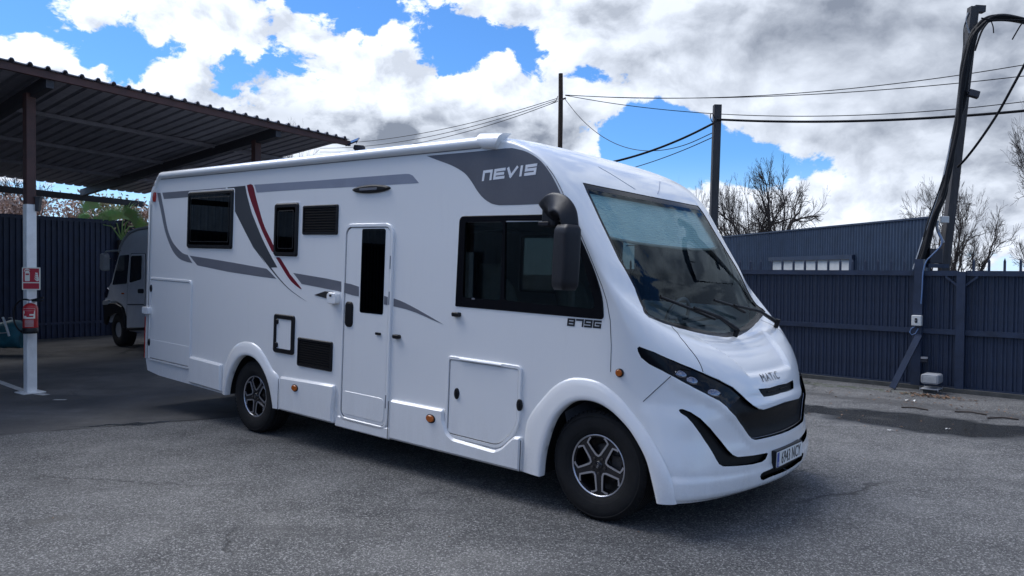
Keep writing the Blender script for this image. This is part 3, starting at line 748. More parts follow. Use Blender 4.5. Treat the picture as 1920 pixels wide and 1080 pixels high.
FOUT = smooth_line([(1.438,.425),(1.448,.745),(1.50,.86),(1.558,.935),(1.68,1.065),(1.80,1.135),(1.91,1.155),(2.05,1.145),(2.18,1.085),(2.289,1.000),(2.42,.87),(2.53,.72),(2.60,.58),(2.625,.448)], 5)
ROUT = smooth_line([(-2.66,.43),(-2.655,.62),(-2.62,.74),(-2.54,.87),(-2.43,.965),(-2.28,1.015),(-2.12,1.020),(-1.99,.985),(-1.86,.90),(-1.74,.79),(-1.62,.725),(-1.585,.55),(-1.575,.42)], 5)
arch(FARCH, FOUT, True).build('wheel_arch', M['white'], van); arch(RARCH, ROUT, False).build('wheel_arch', M['white'], van)
# dark liners behind the openings
for (x0, x1, zt) in ((1.58, 2.53, 1.04), (-2.60, -1.66, .92)):
    mb = MB(); a = np.linspace(0, PI, 18); cx, rx = (x0+x1)/2, (x1-x0)/2+.012
    mb.loft([[(cx-rx*math.cos(q), y, .42+(zt-.42)*math.sin(q)**.8) for q in a] for y in (.028, .75)]); mb.add([(cx-rx*math.cos(q), .75, .42+(zt-.42)*math.sin(q)**.8) for q in a], [tuple(range(18))]); mb.build('wheel_liner', M['well'], van)
# ---- sill skirts
def skirt(name, poly, h1=.034, bev=.018, mat='white'):
    mb = MB(); plate(mb, rpoly(poly, .02, 3), (), -.01, h1, bev); return mb.build(name, M[mat], van)
skirt('sill_panel', [(-3.345,.46),(-3.345,.755),(-2.675,.737),(-2.66,.445)])
skirt('sill_panel', [(-1.575,.418),(-1.575,.742),(-.735,.766),(-.725,.72),(-.745,.55),(-.735,.418)])
skirt('sill_panel', [(.025,.412),(.025,.745),(.645,.752),(.655,.66),(.70,.575),(.76,.545),(1.18,.53),(1.245,.56),(1.36,.665),(1.43,.672),(1.43,.42)])
skirt('sill_panel', [(-.725,.40),(-.69,.50),(.0,.50),(.018,.40)], .018, .01)
for x, z0, z1 in ((.018,.405,.75),(-1.58,.41,.74),(1.437,.42,.67)):
    mb = MB(); mb.tube([(x,-.036,z0),(x,-.036,(z0+z1)/2),(x,-.036,z1-.02)], .003, 5); mb.build('panel_gap', M['gap'], van)
# ---- wheels
def wheel_parts(turn):
    """meshes of one wheel, outer face towards -y, centred on the hub"""
    ty = MB(); R_, Wd = .368, .228
    prof = [(.208,-.085),(.216,-.098),(.232,-.106),(.262,-.115),(.30,-.117),(.330,-.112),(.350,-.100),(.360,-.088)]
    for k in range(6):
        y0 = -.080+k*.032; prof += [(.367,y0),(.367,y0+.022),(.359,y0+.0235),(.359,y0+.0305)]
    prof = prof[:-2] + [(.358,.108),(.34,.112),(.30,.117),(.23,.106),(.205,.08)]
    ty.lathe(prof, 72)
    for rr_ in (.248, .335): ty.lathe([(rr_-.004,-.1165 if rr_ > .3 else -.109),(rr_,-.1185 if rr_ > .3 else -.112),(rr_+.004,-.1165 if rr_ > .3 else -.113)], 72)
    for k in range(64):                            # shoulder blocks
        a = 2*PI*k/64; c, s_ = math.cos(a), math.sin(a); tx, tz = -s_, c
        p = [(c*r+tx*w, y, s_*r+tz*w) for r, y in ((.352,-.101),(.3675,-.080)) for w in (-.006, .006)]
        q = [(x*1.0+c*.004, y-.004, z+s_*.004) for x, y, z in p]
        ty.add(p+q, [(4,5,7,6),(0,4,6,2),(1,3,7,5)])
    rim = MB()
    holes = []; trims = []
    for k in range(5):
        a = math.radians(95+72*k+turn); ca, sa = math.cos(a), math.sin(a)
        shape = [(.180,.055),(.148,.074),(.075,.015),(.068,0),(.075,-.015),(.148,-.074),(.180,-.055),(.187,-.03),(.189,0),(.187,.03)]
        holes.append([(ca*r-sa*w, sa*r+ca*w) for r, w in shape])
        trims.append([(ca*r-sa*w, sa*r+ca*w) for r, w in ((.186,.053),(.176,.064),(.149,.080),(.110,.049),(.073,.018),(.063,0),(.073,-.018),(.110,-.049),(.149,-.080),(.176,-.064),(.186,-.053))])
    circ = [(.197*math.cos(q), .197*math.sin(q)) for q in np.linspace(0, 2*PI, 61)[:-1]]
    plate(rim, circ, holes, -.03, 0., 0., lambda u, v, h: (u, -.080-h+.10*max(0,(.10-math.hypot(u,v)))**1.0*.25, v))
    rim.lathe([(.197,-.080),(.200,-.086),(.206,-.090)], 60); rim.lathe([(.195,-.055),(.190,-.02),(.19,.08)], 48)
    ring = MB(); ring.lathe([(.199,-.0885),(.203,-.0935),(.2085,-.0940),(.211,-.0895)], 72)
    spoke = MB()
    for t_ in trims:
        inn = [Vector(p) for p in t_]; L = []
        c = Vector((sum(p[0] for p in t_)/len(t_), sum(p[1] for p in t_)/len(t_)))
        wv = .0065
        P = []; Q = []
        for i, p in enumerate(inn):
            tg = (inn[min(i+1, len(inn)-1)]-inn[max(i-1, 0)]).normalized(); n_ = Vector((-tg.y, tg.x))
            P.append(p+n_*wv); Q.append(p-n_*wv)
        n = len(P); f = lambda p, h: (p.x, -.0805-h+.10*max(0,(.10-math.hypot(p.x,p.y)))*.25, p.y)
        rows = [[f(p, .0) for p in P], [f(p, .004) for p in P], [f(p, .004) for p in Q], [f(p, 0) for p in Q]]
        spoke.loft(rows, 0, False)
    nut = MB()
    for k in range(5):
        a = math.radians(59+72*k+turn); nut.lathe([(0,-.092),(.007,-.092),(.0095,-.088),(.0095,-.070)], 6, 'y', 0, False, (.052*math.cos(a), 0, .052*math.sin(a)))
    cap = MB(); cap.lathe([(0,-.090),(.024,-.089),(.030,-.085),(.033,-.074)], 28)
    disc = MB(); disc.lathe([(.02,-.005),(.135,-.005),(.138,.0),(.138,.03)], 40); disc.lathe([(0,-.045),(.06,-.045),(.065,-.0)], 30)
    disc.box((.075,-.035,-.02),(.150,.03,.075)); disc.lathe([(.195,.06),(.0,.06)], 30)
    return dict(tyre=(ty, 'tyre'), rim=(rim, 'rim_black'), rim_edge=(ring, 'alloy'), spoke_trim=(spoke, 'alloy'), wheel_nuts=(nut, 'brake'), hub_cap=(cap, 'rim_black'), brake_disc=(disc, 'brake'))
WZ = lambda x: .1257 + .0253*x + .368 + .0008      # the tyres stand on the ground although the body dips at the nose
for (x, y, turn, far) in ((2.037,.140,0,0),(-2.110,.135,-10,0),(2.037,2*YC-.14,20,1),(-2.110,2*YC-.135,0,1)):
    # height of the hub in body axes so that the tread meets z = 0
    zc = .5
    for _ in range(8):
        w = VR @ np.array([x, y, zc]) + VO; zc += (.368-w[2])
    w_ = empty('wheel', (x, y, zc), parent=van)
    if far: w_.rotation_euler = (0, 0, PI)
    if far and y: pass
    for nm, (mbw, mt) in wheel_parts(turn).items():
        if far and nm in ('wheel_nuts', 'brake_disc', 'spoke_trim'): continue
        mbw.build(nm, M[mt], w_)
    if not far:
        me = text_mesh('FIAT', .020, .0004, .9); me.materials.append(M['alloy']); inst(me, 'cap_lettering', w_, frame((0,-.0908,0), (math.cos(1.3),0,math.sin(1.3)), (-math.sin(1.3),0,math.cos(1.3))))

# ---- flat graphics on the side
def decal(poly, mat, h=.0016, parent=van, name='side_stripe', h0=0.0, holes=()):
    mb = MB(); plate(mb, poly, holes, h0, h, 0.); return mb.build(name, M[mat], parent)
def z1(L, sc, ox, oy): return spl([(ox+x/sc, oy+y/sc) for x, y in L])
A_ = lambda L: z1(L, 4.0, 260, 240)
B_ = lambda L: z1(L, 3.0, 260, 470)
C_ = lambda L: z1(L, 2.7, 640, 240)
D_ = lambda L: z1(L, 4.5, 620, 380)
decal(A_([(178,485),(655,447),(650,461),(385,488),(375,518),(190,533)]), 'mgrey')
decal(smooth_line(A_([(140,486),(150,545),(170,640),(195,760),(220,840),(255,920),(300,975),(350,1000),(402,1012)]), 3)+smooth_line(A_([(368,952),(330,938),(290,900),(250,845),(215,750),(195,640),(178,555),(165,486)]), 3), 'mgrey')
decal(A_([(383,957),(520,978),(700,1008),(960,1055),(985,1078)])+B_([(775,158),(690,147),(500,118),(330,82)]), 'mgrey')
decal(A_([(668,445),(800,433),(812,500),(830,570),(850,640)])+smooth_line(A_([(880,715),(930,835),(985,945),(1040,1045)]), 3)+smooth_line(B_([(745,95),(800,165),(860,225),(946,287)]), 3)+smooth_line(B_([(900,258),(840,212),(780,150),(720,75),(668,0)]), 3)+A_([(950,1015),(860,895),(790,760),(723,625),(722,470),(700,455),(669,458)]), 'dgrey')
decal(smooth_line(A_([(812,429),(855,427),(880,520),(910,630),(945,740),(1013,885),(1013,935)]), 3)+smooth_line(A_([(1000,925),(930,780),(880,650),(840,540),(820,470)]), 3), 'red')
decal(smooth_line(A_([(1031,972),(1058,972),(1090,1020),(1127,1080)]), 3)+smooth_line(B_([(850,130),(918,217),(860,175),(815,110)]), 3), 'red')
decal(A_([(868,425),(1300,397),(1920,350)])+C_([(330,232),(345,233),(362,241),(393,278),(200,290),(0,301)])+A_([(1300,455),(886,484)]), 'lgrey')
decal(B_([(870,125),(960,140),(1060,157),(1140,174),(1140,232),(1060,215),(917,187)]), 'mgrey')
decal(smooth_line(D_([(533,808),(600,832),(700,882),(820,950),(952,1027)]), 3)+smooth_line(D_([(850,985),(750,940),(640,900),(531,875)]), 3), 'mgrey')
NEV = smooth_line(C_([(432,141),(480,160),(560,190),(620,225),(655,265),(690,320),(720,355),(760,382),(800,391)]), 4)+C_([(900,389),(1010,384),(1110,340)])
NEV += smooth_line([sp(*q) for q in [(1051,362),(1042,343),(1030,322),(1015,303),(998,290),(980,282),(960,277.5)]], 4)+C_([(830,103),(700,117),(560,130)])
decal(fix(NEV), 'nevis', .0016, van, 'overcab_panel')
def wallface(x0, z0, ang=0., h0=0.):
    c, s_ = math.cos(ang), math.sin(ang); return lambda u, v, h: (x0+u*c-v*s_, -h-h0, z0+u*s_+v*c)
a, b = sp(906,339), sp(1003,327); c_ = sp(911,320.5)
hN = (sp(906,321)[1]-a[1]); L_ = math.hypot(b[0]-a[0], b[1]-a[1])
ang = math.atan2(b[1]-a[1], b[0]-a[0])
mb = MB(); wN = L_*.208; glyphs(mb, 'nEViS', wallface(a[0]+.0, a[1]+.008, ang), wN*.86, hN*.80, L_*.075, .0205, .20, .0016, .003, {'i': .18, 'n': .85, 'V': .92, 'S': .95})
mb.build('name_lettering', M['lgrey'] if False else M['white_ink'], van)
a, b = sp(1062,611), sp(1127,616.5); ang = math.atan2(b[1]-a[1], b[0]-a[0]); hN = sp(1062,597)[1]-a[1]
mb = MB(); L_ = math.hypot(b[0]-a[0], b[1]-a[1]); glyphs(mb, '879G', wallface(a[0]+.012, a[1]+.008, ang), L_*.18, hN*.78, L_*.07, .0125, .10, 0., .002)
mb.build('model_lettering', M['black_ink'], van)

# ---- windows
def hinged_window(R, name='side_window'):
    f = empty(name, parent=van)
    mb = MB(); plate(mb, rr(R, .035), [rr(R, .02, .040)], -.028, .020, .012, side_map, 0, True); mb.build('window_frame', M['blackplastic'], f)
    mb = MB(); plate(mb, rr(R, .020, .036), (), .004, .0135, .004, side_map, 0, True); mb.build('pane', M['acrylic'], f)
    mb = MB(); plate(mb, rr(R, .02, .070), [rr(R, .015, .080)], .0135, .0165, .001); mb.build('pane_rib', M['blackplastic'], f)
    mb = MB(); plate(mb, rr(R, .03, -.012), [rr(R, .03, -.001)], 0, .004, .001); mb.build('seal', M['white'], f)
    mb = MB(); mb.box((R[0]+.02, .04, R[1]+.02), (R[2]-.02, .05, R[3]-.02)); mb.build('inner_blind', M['dash'], f)
    return f
hinged_window(RW); hinged_window(SW)
cw = empty('cab_window', parent=van)
mb = MB(); plate(mb, CABWIN, [CW_A, CW_B], -.02, .006, .004, side_map, 0, True); mb.build('window_border', M['gloss_black'], cw)
mb = MB(); plate(mb, grow(CW_A, .01), (), -.006, -.002, 0, side_map, 0, True); mb.build('pane', M['cabglass'], cw)
mb = MB(); plate(mb, grow(CW_B, .01), (), -.006, -.002, 0, side_map, 0, True); mb.build('pane', M['cabglass'], cw)
mb = MB(); mb.box((CW_A[0][0]-.28, -.0085, 0), (CW_A[0][0]-.28+.03, -.0065, .012), 0, Matrix.Translation((0,0,sp(900,565)[1]+.01))); mb.build('pane_catch', M['mgrey'], cw)
# ---- vents with louvres
def vent(P, n, name='louvre_vent'):
    R = mid4(P); f = empty(name, parent=van)
    mb = MB(); plate(mb, rr(R, .018), [rr(R, .008, .024)], 0, .014, .006); mb.build('vent_frame', M['blackplastic'], f)
    mb = MB(); plate(mb, rr(R, .01, .01), (), -.01, .001); mb.build('vent_back', M['gap'], f)
    w = R[2]-R[0]-.05; h = (R[3]-R[1]-.05)/n
    sl = MB(); sl.add([(-w/2,-.002,-h*.48),(w/2,-.002,-h*.48),(w/2,-.012,-h*.30),(-w/2,-.012,-h*.30),(-w/2,-.004,h*.34),(w/2,-.004,h*.34)], [(0,1,2,3),(3,2,5,4)])
    me = sl.mesh('louvre', M['louvre'])
    for k in range(n): inst(me, 'louvre', f, Matrix.Translation(((R[0]+R[2])/2, 0, R[1]+.025+h*(k+.5))))
    return f
vent(spl([(570,385.5),(635.5,383),(633.7,440.5),(567.5,439.5)]), 9); vent(spl([(560,632.3),(625,641),(622.3,697.3),(557.7,685)]), 10)
# ---- entrance door
DR = (-.672, .462, -.012, 2.215)
door = empty('entrance_door', parent=van)
def ring(mb, R, r, w, h0, h1, bev): plate(mb, rr(R, r), [rr(R, max(r-w, .01), w)], h0, h1, bev)
mb = MB(); ring(mb, DR, .10, .030, -.005, .030 if False else .018, .008); mb.build('door_frame', M['white'], door)
mb = MB(); ring(mb, (DR[0]+.028, DR[1]+.028, DR[2]-.028, DR[3]-.028), .075, .012, -.004, .004, 0.); mb.build('door_seal', M['gap'], door)
LEAF = (DR[0]+.037, DR[1]+.037, DR[2]-.037, DR[3]-.037)
mb = MB(); plate(mb, rr(LEAF, .07), [rr(DW, .02, .02)], -.01, .012, .007, side_map); mb.build('door_leaf', M['white'], door)
mb = MB(); plate(mb, rrect(LEAF[0]+.01, LEAF[1]+.03, LEAF[2]-.012, .735, .05), (), .012, .0155, .003); mb.build('kick_panel', M['white'], door)
mb = MB(); plate(mb, rr(DW, .02), (), .010, .0155, .003, side_map, 0, True); mb.build('door_window', M['acrylic'], door)
mb = MB(); mb.box((-.20, .025, 1.43), (-.19, .035, 2.0)); mb.build('inner_trim', M['interior'], door)
hp = rrect(*sp(649,612), *sp(665,566), .04)
mb = MB(); plate(mb, hp, (), .012, .022, .006); plate(mb, inset(ccw(hp), .016), (), .022, .018 if False else .024, .001); mb.build('door_handle', M['blackplastic'], door)
mb = MB(); c0 = sp(712,625.5); mb.box((c0[0]-.03,-.026,c0[1]-.010),(c0[0]+.03,-.012,c0[1]+.010)); mb.build('door_buffer', M['blackplastic'], door)
for z in (1.92, 1.62, .75):
    mb = MB(); mb.tube([(DR[2]-.028,-.016,z-.09),(DR[2]-.028,-.016,z+.02)], .006, 6); mb.build('hinge', M['mgrey'], door)
decal(D_([(127,677),(180,686),(247,709)])+D_([(247,791),(190,779),(122,758)]), 'mgrey', .0145, door, 'door_stripe', .012)
decal(D_([(462,785),(491,796),(489,864),(460,858)]), 'mgrey', .0145, door, 'door_stripe', .012)
# ---- fittings on the wall
def blockpart(name, mat, c, w, d, h, r=.008, parent=van):
    mb = MB(); plate(mb, rrect(c[0]-w/2, c[1]-h/2, c[0]+w/2, c[1]+h/2, min(r, h*.45, w*.45), 4), (), -.002, d, min(.005, d*.4)); return mb.build(name, M[mat], parent)
ct = empty('door_catch', parent=van)
blockpart('catch_body', 'white', sp(629,559), .135, .05, .10, .03, ct); blockpart('catch_button', 'blackplastic', sp(628,554), .035, .056, .022, .01, ct)
mb = MB(); plate(mb, B_([(990,249),(1050,228),(1095,233),(1078,270),(1066,271)]), (), 0, .006, .001); mb.build('catch_recess', M['gap'], ct)
for q in ((746,631),(858,589.5)): blockpart('hook_stop', 'blackplastic', sp(*q), .075, .035, .034, .012)
# awning lamp over the door
lx, lz = sp(697,354.5); lamp = empty('awning_lamp', parent=van)
el_ = [(lx+.245*math.cos(a)*abs(math.cos(a))**.15, lz+.036*math.sin(a)) for a in np.linspace(0, 2*PI, 41)[:-1]]
mb = MB(); plate(mb, el_, (), 0, .028, .014); mb.build('lamp_body', M['blackplastic'], lamp)
mb = MB(); plate(mb, rrect(lx-.13, lz-.012, lx+.10, lz+.008, .008), (), .028, .031, .001); mb.build('lamp_strip', M['mgrey'], lamp)
# cassette hatch with a black frame
ch = empty('cassette_hatch', parent=van)
CH = mid4(B_([(768,355),(884,366),(872,588),(760,568)]))
mb = MB(); plate(mb, rr(CH, .03), [rr(CH, .012, .043)], 0, .016, .006); mb.build('hatch_frame', M['blackplastic'], ch)
mb = MB(); plate(mb, rr(CH, .012, .043), (), -.002, .007, .001); mb.build('hatch_panel', M['white'], ch)
for z in (CH[3]-.075, CH[1]+.075): blockpart('hatch_knob', 'blackplastic', (CH[0]+.055, z), .045, .02, .05, .018, ch)
# lockers
def locker(poly, r, knobs, name='locker_hatch', strip=None):
    f = empty(name, parent=van)
    o = rpoly(poly, r, 6); mb = MB(); plate(mb, o, [inset(ccw(o), .026)], -.004, .016, .006); mb.build('hatch_frame', M['white'], f)
    i0 = inset(ccw(o), .022); mb = MB(); plate(mb, i0, [inset(i0, .010)], -.004, .003); mb.build('hatch_seal', M['gap'], f)
    i1 = inset(ccw(o), .031); mb = MB(); plate(mb, i1, (), -.01, .010, .006); mb.build('hatch_panel', M['white'], f)
    for q in knobs:
        k = empty('knob_base', parent=None); bpy.data.objects.remove(k)
        c = sp(*q); mb = MB(); el = [(c[0]+.026*math.cos(a), c[1]+.044*math.sin(a)) for a in np.linspace(0, 2*PI, 21)[:-1]]
        plate(mb, el, (), .008, .022, .006); mb.box((c[0]-.006,-.026,c[1]-.020),(c[0]+.006,-.021,c[1]+.014)); mb.build('hatch_knob', M['blackplastic'], f)
    if strip:
        a_, b_ = strip; mb = MB(); mb.tube([(a_[0],-.018,a_[1]),(b_[0],-.018,b_[1])], .010, 8); mb.build('hatch_hinge', M['white'], f)
    return f
locker([(.655,.565),(.655,1.178),(1.405,1.178),(1.405,.72),(1.225,.54),(.70,.545)], [.09,.09,.10,.05,.05,.09], [(858.5,737.5),(976,759)], 'locker_hatch', ((.80,1.162),(1.22,1.162)))
locker([(-4.375,.605),(-4.375,1.605),(-3.365,1.605),(-3.355,.60)], [.05,.06,.04,.05], [(285.3,540.5),(281.7,641.5)])
mb = MB(); plate(mb, [(-4.34,.640),(-4.34,.86),(-3.39,.86),(-3.39,.640)], (), .008, .013, .003); mb.build('locker_kick', M['white'], van)
hb = empty('locker_hold_back', parent=van); blockpart('hold_body', 'white', sp(279,582), .16, .05, .085, .02, hb)
# lamps along the side
def marker(c, w, h, mat='orange', d=.045):
    f = empty('marker_lamp', parent=van)
    for (k, ww, hh, d0, d1, mt) in ((0, w*1.25, h*1.3, .0, d-.006, 'blackplastic'), (1, w, h, d-.006, d+.004, mat)):
        mb = MB(); el = [(c[0]+ww/2*math.cos(a), c[1]+hh/2*math.sin(a)) for a in np.linspace(0, 2*PI, 25)[:-1]]; plate(mb, el, (), d0, d1, .004); mb.build('lamp_base' if k == 0 else 'lamp_lens', M[mt], f)
marker(sp(552.5,727.5,-.036), .085, .055); marker(sp(807,785,-.036), .085, .055)
c = front(1162.5, 699); P = S(*c); marker((P[0], P[2]), .048, .044, 'orange', .018)
mb = MB(); c = sp(291.5,367); el = [(c[0]+.022*math.cos(a), c[1]+.075*math.sin(a)) for a in np.linspace(0, 2*PI, 21)[:-1]]; plate(mb, el, (), .0, .03, .01); mb.build('outline_lamp', M['redlens'], van)
mb = MB(); mb.box((XR-.03, -.01, .62), (XR+.01, .10, 1.12)); mb.build('rear_lamp', M['redlens'], van)
# ---- mirror on its arm
wmr = empty('wing_mirror', parent=van)
yA = -.02
mb = MB()
path = [(1.615,-.045,2.285),(1.69,-.12,2.302),(1.77,-.19,2.310),(1.86,-.235,2.292),(1.920,-.25,2.24),(1.945,-.25,2.15)]
rows = []
pp = smooth_line(path, 5)
for i, p in enumerate(pp):
    f = i/(len(pp)-1); p = Vector(p); t = (Vector(pp[min(i+1, len(pp)-1)])-Vector(pp[max(i-1, 0)])).normalized()
    side = Vector((.55,-.83,0)); side = (side-t*side.dot(t)).normalized(); nn = t.cross(side).normalized()
    wv, hv = (.036+.012*f, .085-.030*f)
    rows.append([p+side*(wv*math.copysign(abs(math.cos(a))**.35, math.cos(a)))+nn*(hv*math.copysign(abs(math.sin(a))**.35, math.sin(a))) for a in np.linspace(0, 2*PI, 21)[:-1]])
mb.loft(rows, 0, True, True); mb.add(rows[0], [tuple(range(20))]); mb.add(rows[-1], [tuple(range(20))[::-1]]); mb.build('mirror_arm', M['mirror_plastic'], wmr, None, True)
mb = MB(); plate(mb, rrect(1.555, 2.17, 1.67, 2.37, .02), (), .0, .055, .012); mb.build('mirror_foot', M['mirror_plastic'], wmr)
mb = MB(); plate(mb, rrect(1.535, 2.175, 1.63, 2.205, .01), (), .0, .065, .004); mb.build('mirror_foot_clamp', M['mirror_plastic'], wmr)
hw = []
H0, H1 = 1.745, 2.165
for k in range(15):
    f = k/14; z = H0+(H1-H0)*f; e = (1-abs(2*f-1)**14)**.5 if 0 < f < 1 else .0
    e = .80+.20*e; hx, hy = .098*e*(.93+.07*math.sin(PI*f)), .062*e
    cx, cy = 1.930+.012*(f-.5), -.262
    hw.append([(cx+hx*math.copysign(abs(math.cos(a))**.30, math.cos(a)), cy+hy*math.copysign(abs(math.sin(a))**.42, math.sin(a)), z) for a in np.linspace(0, 2*PI, 29)[:-1]])
TM = Matrix.Translation((1.93,-.262,0)) @ Matrix.Rotation(math.radians(-28), 4, 'Z') @ Matrix.Translation((-1.93,.262,0))
hw = [[TM @ Vector(p) for p in r] for r in hw]
mb = MB(); mb.loft(hw, 0, True, True); mb.add(hw[0], [tuple(range(28))]); mb.add(hw[-1], [tuple(range(28))[::-1]]); mb.build('mirror_housing', M['mirror_plastic'], wmr, None, True)
# ---- wipers
def wiper(A, B, base, far=False):
    f = empty('wiper', parent=van)
    pa, pb, pc_ = [S(*front(*q), .045) if not far else None for q in (A, B, base)]
    mb = MB(); mb.tube([pa, (pa*.5+pb*.5)+np.array([.01,0,.0]), pb], .011, 6); mb.build('wiper_blade', M['blackplastic'], f)
    mid = pa*.45+pb*.55; mb = MB(); mb.tube([mid+np.array([.02,0,.015]), mid*.5+pc_*.5+np.array([.04,0,.03]), pc_+np.array([.015,0,.015])], [.010,.014,.019], 7); mb.build('wiper_arm', M['blackplastic'], f)
    mb = MB(); mb.tube([pc_+np.array([.02,0,.02]), pc_-np.array([.0,0,.04])], .020, 8); mb.build('wiper_hub', M['blackplastic'], f)
wiper((1229,562),(1331,604),(1387,628))
def wiper3(P, Q, B_):
    f = empty('wiper', parent=van); P, Q, B_ = map(np.array, (P, Q, B_))
    mb = MB(); mb.tube([P, (P+Q)/2+np.array([.01,0,.01]), Q], .011, 6); mb.build('wiper_blade', M['blackplastic'], f)
    m_ = P*.45+Q*.55; mb = MB(); mb.tube([m_+np.array([.02,0,.015]), (m_+B_)/2+np.array([.04,0,.03]), B_], [.010,.014,.019], 7); mb.build('wiper_arm', M['blackplastic'], f)
    mb = MB(); mb.tube([B_+np.array([.02,0,.02]), B_-np.array([0,0,.05])], .020, 8); mb.build('wiper_hub', M['blackplastic'], f)
def fpt(px, py, y):
    """point 45 mm off the screen at a given distance across the vehicle"""
    best = None
    for s in np.linspace(SSK[5], SSK[9], 160):
        kp = abs(1-y/YC); n = float(_h[4](s)); t = math.acos(min(1, kp**(n/2)))/(PI/2); P = S(s, t, .045)
        if y > YC: P = P*np.array([1,-1,1])+np.array([0, 2*YC, 0])
        q = vproj(P)[0]; d = abs(q[1]-py)
        if best is None or d < best[0]: best = (d, P)
    return best[1]
wiper3(fpt(1318,563,1.15), fpt(1392,585,1.62), fpt(1419,607,2.02))
# ---- cab interior seen through the glass
inn = empty('cab_interior', parent=van)
mb = MB(); mb.box((.0,.05,1.05),(2.10,2*YC-.05,1.09)); mb.build('floor_mat', M['dash'], inn)
rows = []
for y in np.linspace(.12, 2*YC-.12, 25):
    u = abs(y/YC-1); x = 1.98-.30*u**3
    rows.append([(x+.36*(1-.5*u**3), y, 1.30), (x+.25*(1-.6*u**3), y, 1.42-.02*u), (x+.05, y, 1.47-.04*u), (x-.10, y, 1.44-.03*u), (x-.14, y, 1.30), (x-.10, y, 1.0), (x, y, .66)])
mb = MB(); mb.loft(rows); mb.build('dashboard', M['dash'], inn)
mb = MB(); mb.loft([[(1.99+.02, y, 1.535-.12*abs(y-1.75)), (1.89, y, 1.525-.12*abs(y-1.75)), (1.80, y, 1.47)] for y in np.linspace(1.35, 2.05, 9)]); mb.build('instrument_hood', M['dash'], inn)
sw = MB(); c = Vector((1.72, 1.72, 1.50)); 
sw.tube([c+Vector((.10*math.sin(a)*.5, .19*math.cos(a), .17*math.sin(a))) for a in np.linspace(0, 2*PI, 33)], .016, 7, False)
sw.tube([c+Vector((0,-.17,0)), c, c+Vector((0,.17,0))], .022, 6); sw.tube([c, c+Vector((.25,0,-.28))], .03, 7); sw.build('steering_wheel', M['dash'], inn)
for y in (.62, 1.72):
    st = MB(); prof = lambda x, z, w, d: [(x+d*math.copysign(abs(math.cos(a))**.6, math.cos(a)), y+w*math.copysign(abs(math.sin(a))**.6, math.sin(a)), z) for a in np.linspace(0, 2*PI, 25)[:-1]]
    rr2 = [prof(1.02, 1.02, .25, .26), prof(1.02, 1.15, .26, .27)]
    st.loft(rr2, 0, True, True); st.add(rr2[-1], [tuple(range(24))])
    r3 = [prof(.80-.30*f, 1.12+.78*f, .25-.05*f**2-.06*(f > .85), .085-.03*f) for f in np.linspace(0, 1, 9)]
    st.loft(r3, 0, True, True); st.add(r3[-1], [tuple(range(24))])
    st.build('cab_seat', M['seat'], inn)
mb = MB(); mb.box((-.02,.03,.66),(.02,.75,2.72)); mb.build('bulkhead', M['interior'], inn)
mb = MB(); mb.box((-2.2,.9,.66),(-2.16,2.3,2.72)); mb.build('rear_bulkhead', M['interior'], inn)
mb = MB(); mb.box((-2.2,.03,2.66),(1.25,2*YC-.03,2.70)); mb.build('ceiling', M['interior_light'], inn)
mb = MB(); mb.box((-2.0,2*YC-.45,.66),(-.6,2*YC-.04,1.5)); mb.box((-2.0,2*YC-.40,2.28),(.5,2*YC-.04,2.66)); mb.build('kitchen_unit', M['interior'], inn)
mb = MB(); mb.box((.10,.30,1.28),(.55,1.0,1.31)); mb.tube([(.3,.6,.66),(.3,.6,1.28)], .035, 8); mb.build('table', M['interior'], inn)
mb = MB(); mb.box((.25,.15,2.24),(1.45,2*YC-.15,2.44)); mb.build('drop_down_bed', M['interior_light'], inn)
# pleated blind lowered over the top of the screen
ds = np.linspace(SSK[5]+.02, SSK[5]+.44, 40)
rows = []
for i, s in enumerate(ds):
    row = []
    for t in np.r_[np.linspace(.13, 1, 15)]:
        row.append(S(s, t, -.055-(.004 if i % 2 else 0)))
    row += [p*np.array([1,-1,1])+np.array([0, 2*YC, 0]) for p in row[-2::-1]]
    rows.append(row)
mb = MB(); mb.loft(rows, 0, False); mb.build('pleated_blind', M['blind'], inn)
mb = MB(); a = [Vector(p) for p in rows[-1]]; mb.tube(a, .012, 6); mb.build('blind_rail', M['interior_light'], inn)

# ================================================================== SURROUNDINGS
M['brown_steel'] = worn('brown_painted_steel', (.070,.030,.027), .6, .4, 5, .1)
M['dark_steel'] = worn('dark_steel', (.028,.028,.036), .6, .3, 5)
M['roof_sheet'] = worn('galvanised_sheet', (.23,.23,.265), .55, .3, 3, 0, .0, 0, None, .4, (1,1,1))
M['post_white'] = worn('white_painted_post', (.84,.84,.82), .45, .12, 6)
M['fence_blue'] = worn('fence_slate_paint', (.018,.030,.062), .50, .35, 5, .08)
M['fence_dark'] = worn('fence_dark_paint', (.026,.035,.072), .6, .3, 4, .05)
M['wall_sheet'] = worn('corrugated_slate', (.028,.048,.086), .5, .3, 4, .05)
M['concrete'] = worn('concrete_kerb', (.075,.075,.07), .85, .4, 6, .3)
M['pole_grey'] = worn('pole_concrete', (.060,.058,.060), .8, .3, 4, .3, 0, 0, None, .3, (4,4,.6))
M['pole_wood'] = worn('pole_timber', (.055,.036,.026), .85, .4, 4, .4, 0, 0, None, .3, (6,6,.5))
M['cable'] = principled('cable_black', (.008,.008,.010), .6, 0, 0, .15)
M['cable_blue'] = principled('cable_blue', (.10,.17,.32), .5)
M['bark'] = worn('bark', (.052,.040,.034), .9, .4, 9, .2)
M['bark_pale'] = worn('bark_pale', (.13,.10,.09), .9, .4, 9, .2)
M['box_white'] = worn('box_off_white', (.58,.58,.56), .5, .15, 8)
M['box_grey'] = worn('box_grey', (.30,.31,.33), .55, .2, 8)
M['ext_red'] = worn('extinguisher_red', (.42,.018,.022), .3, .12, 6)
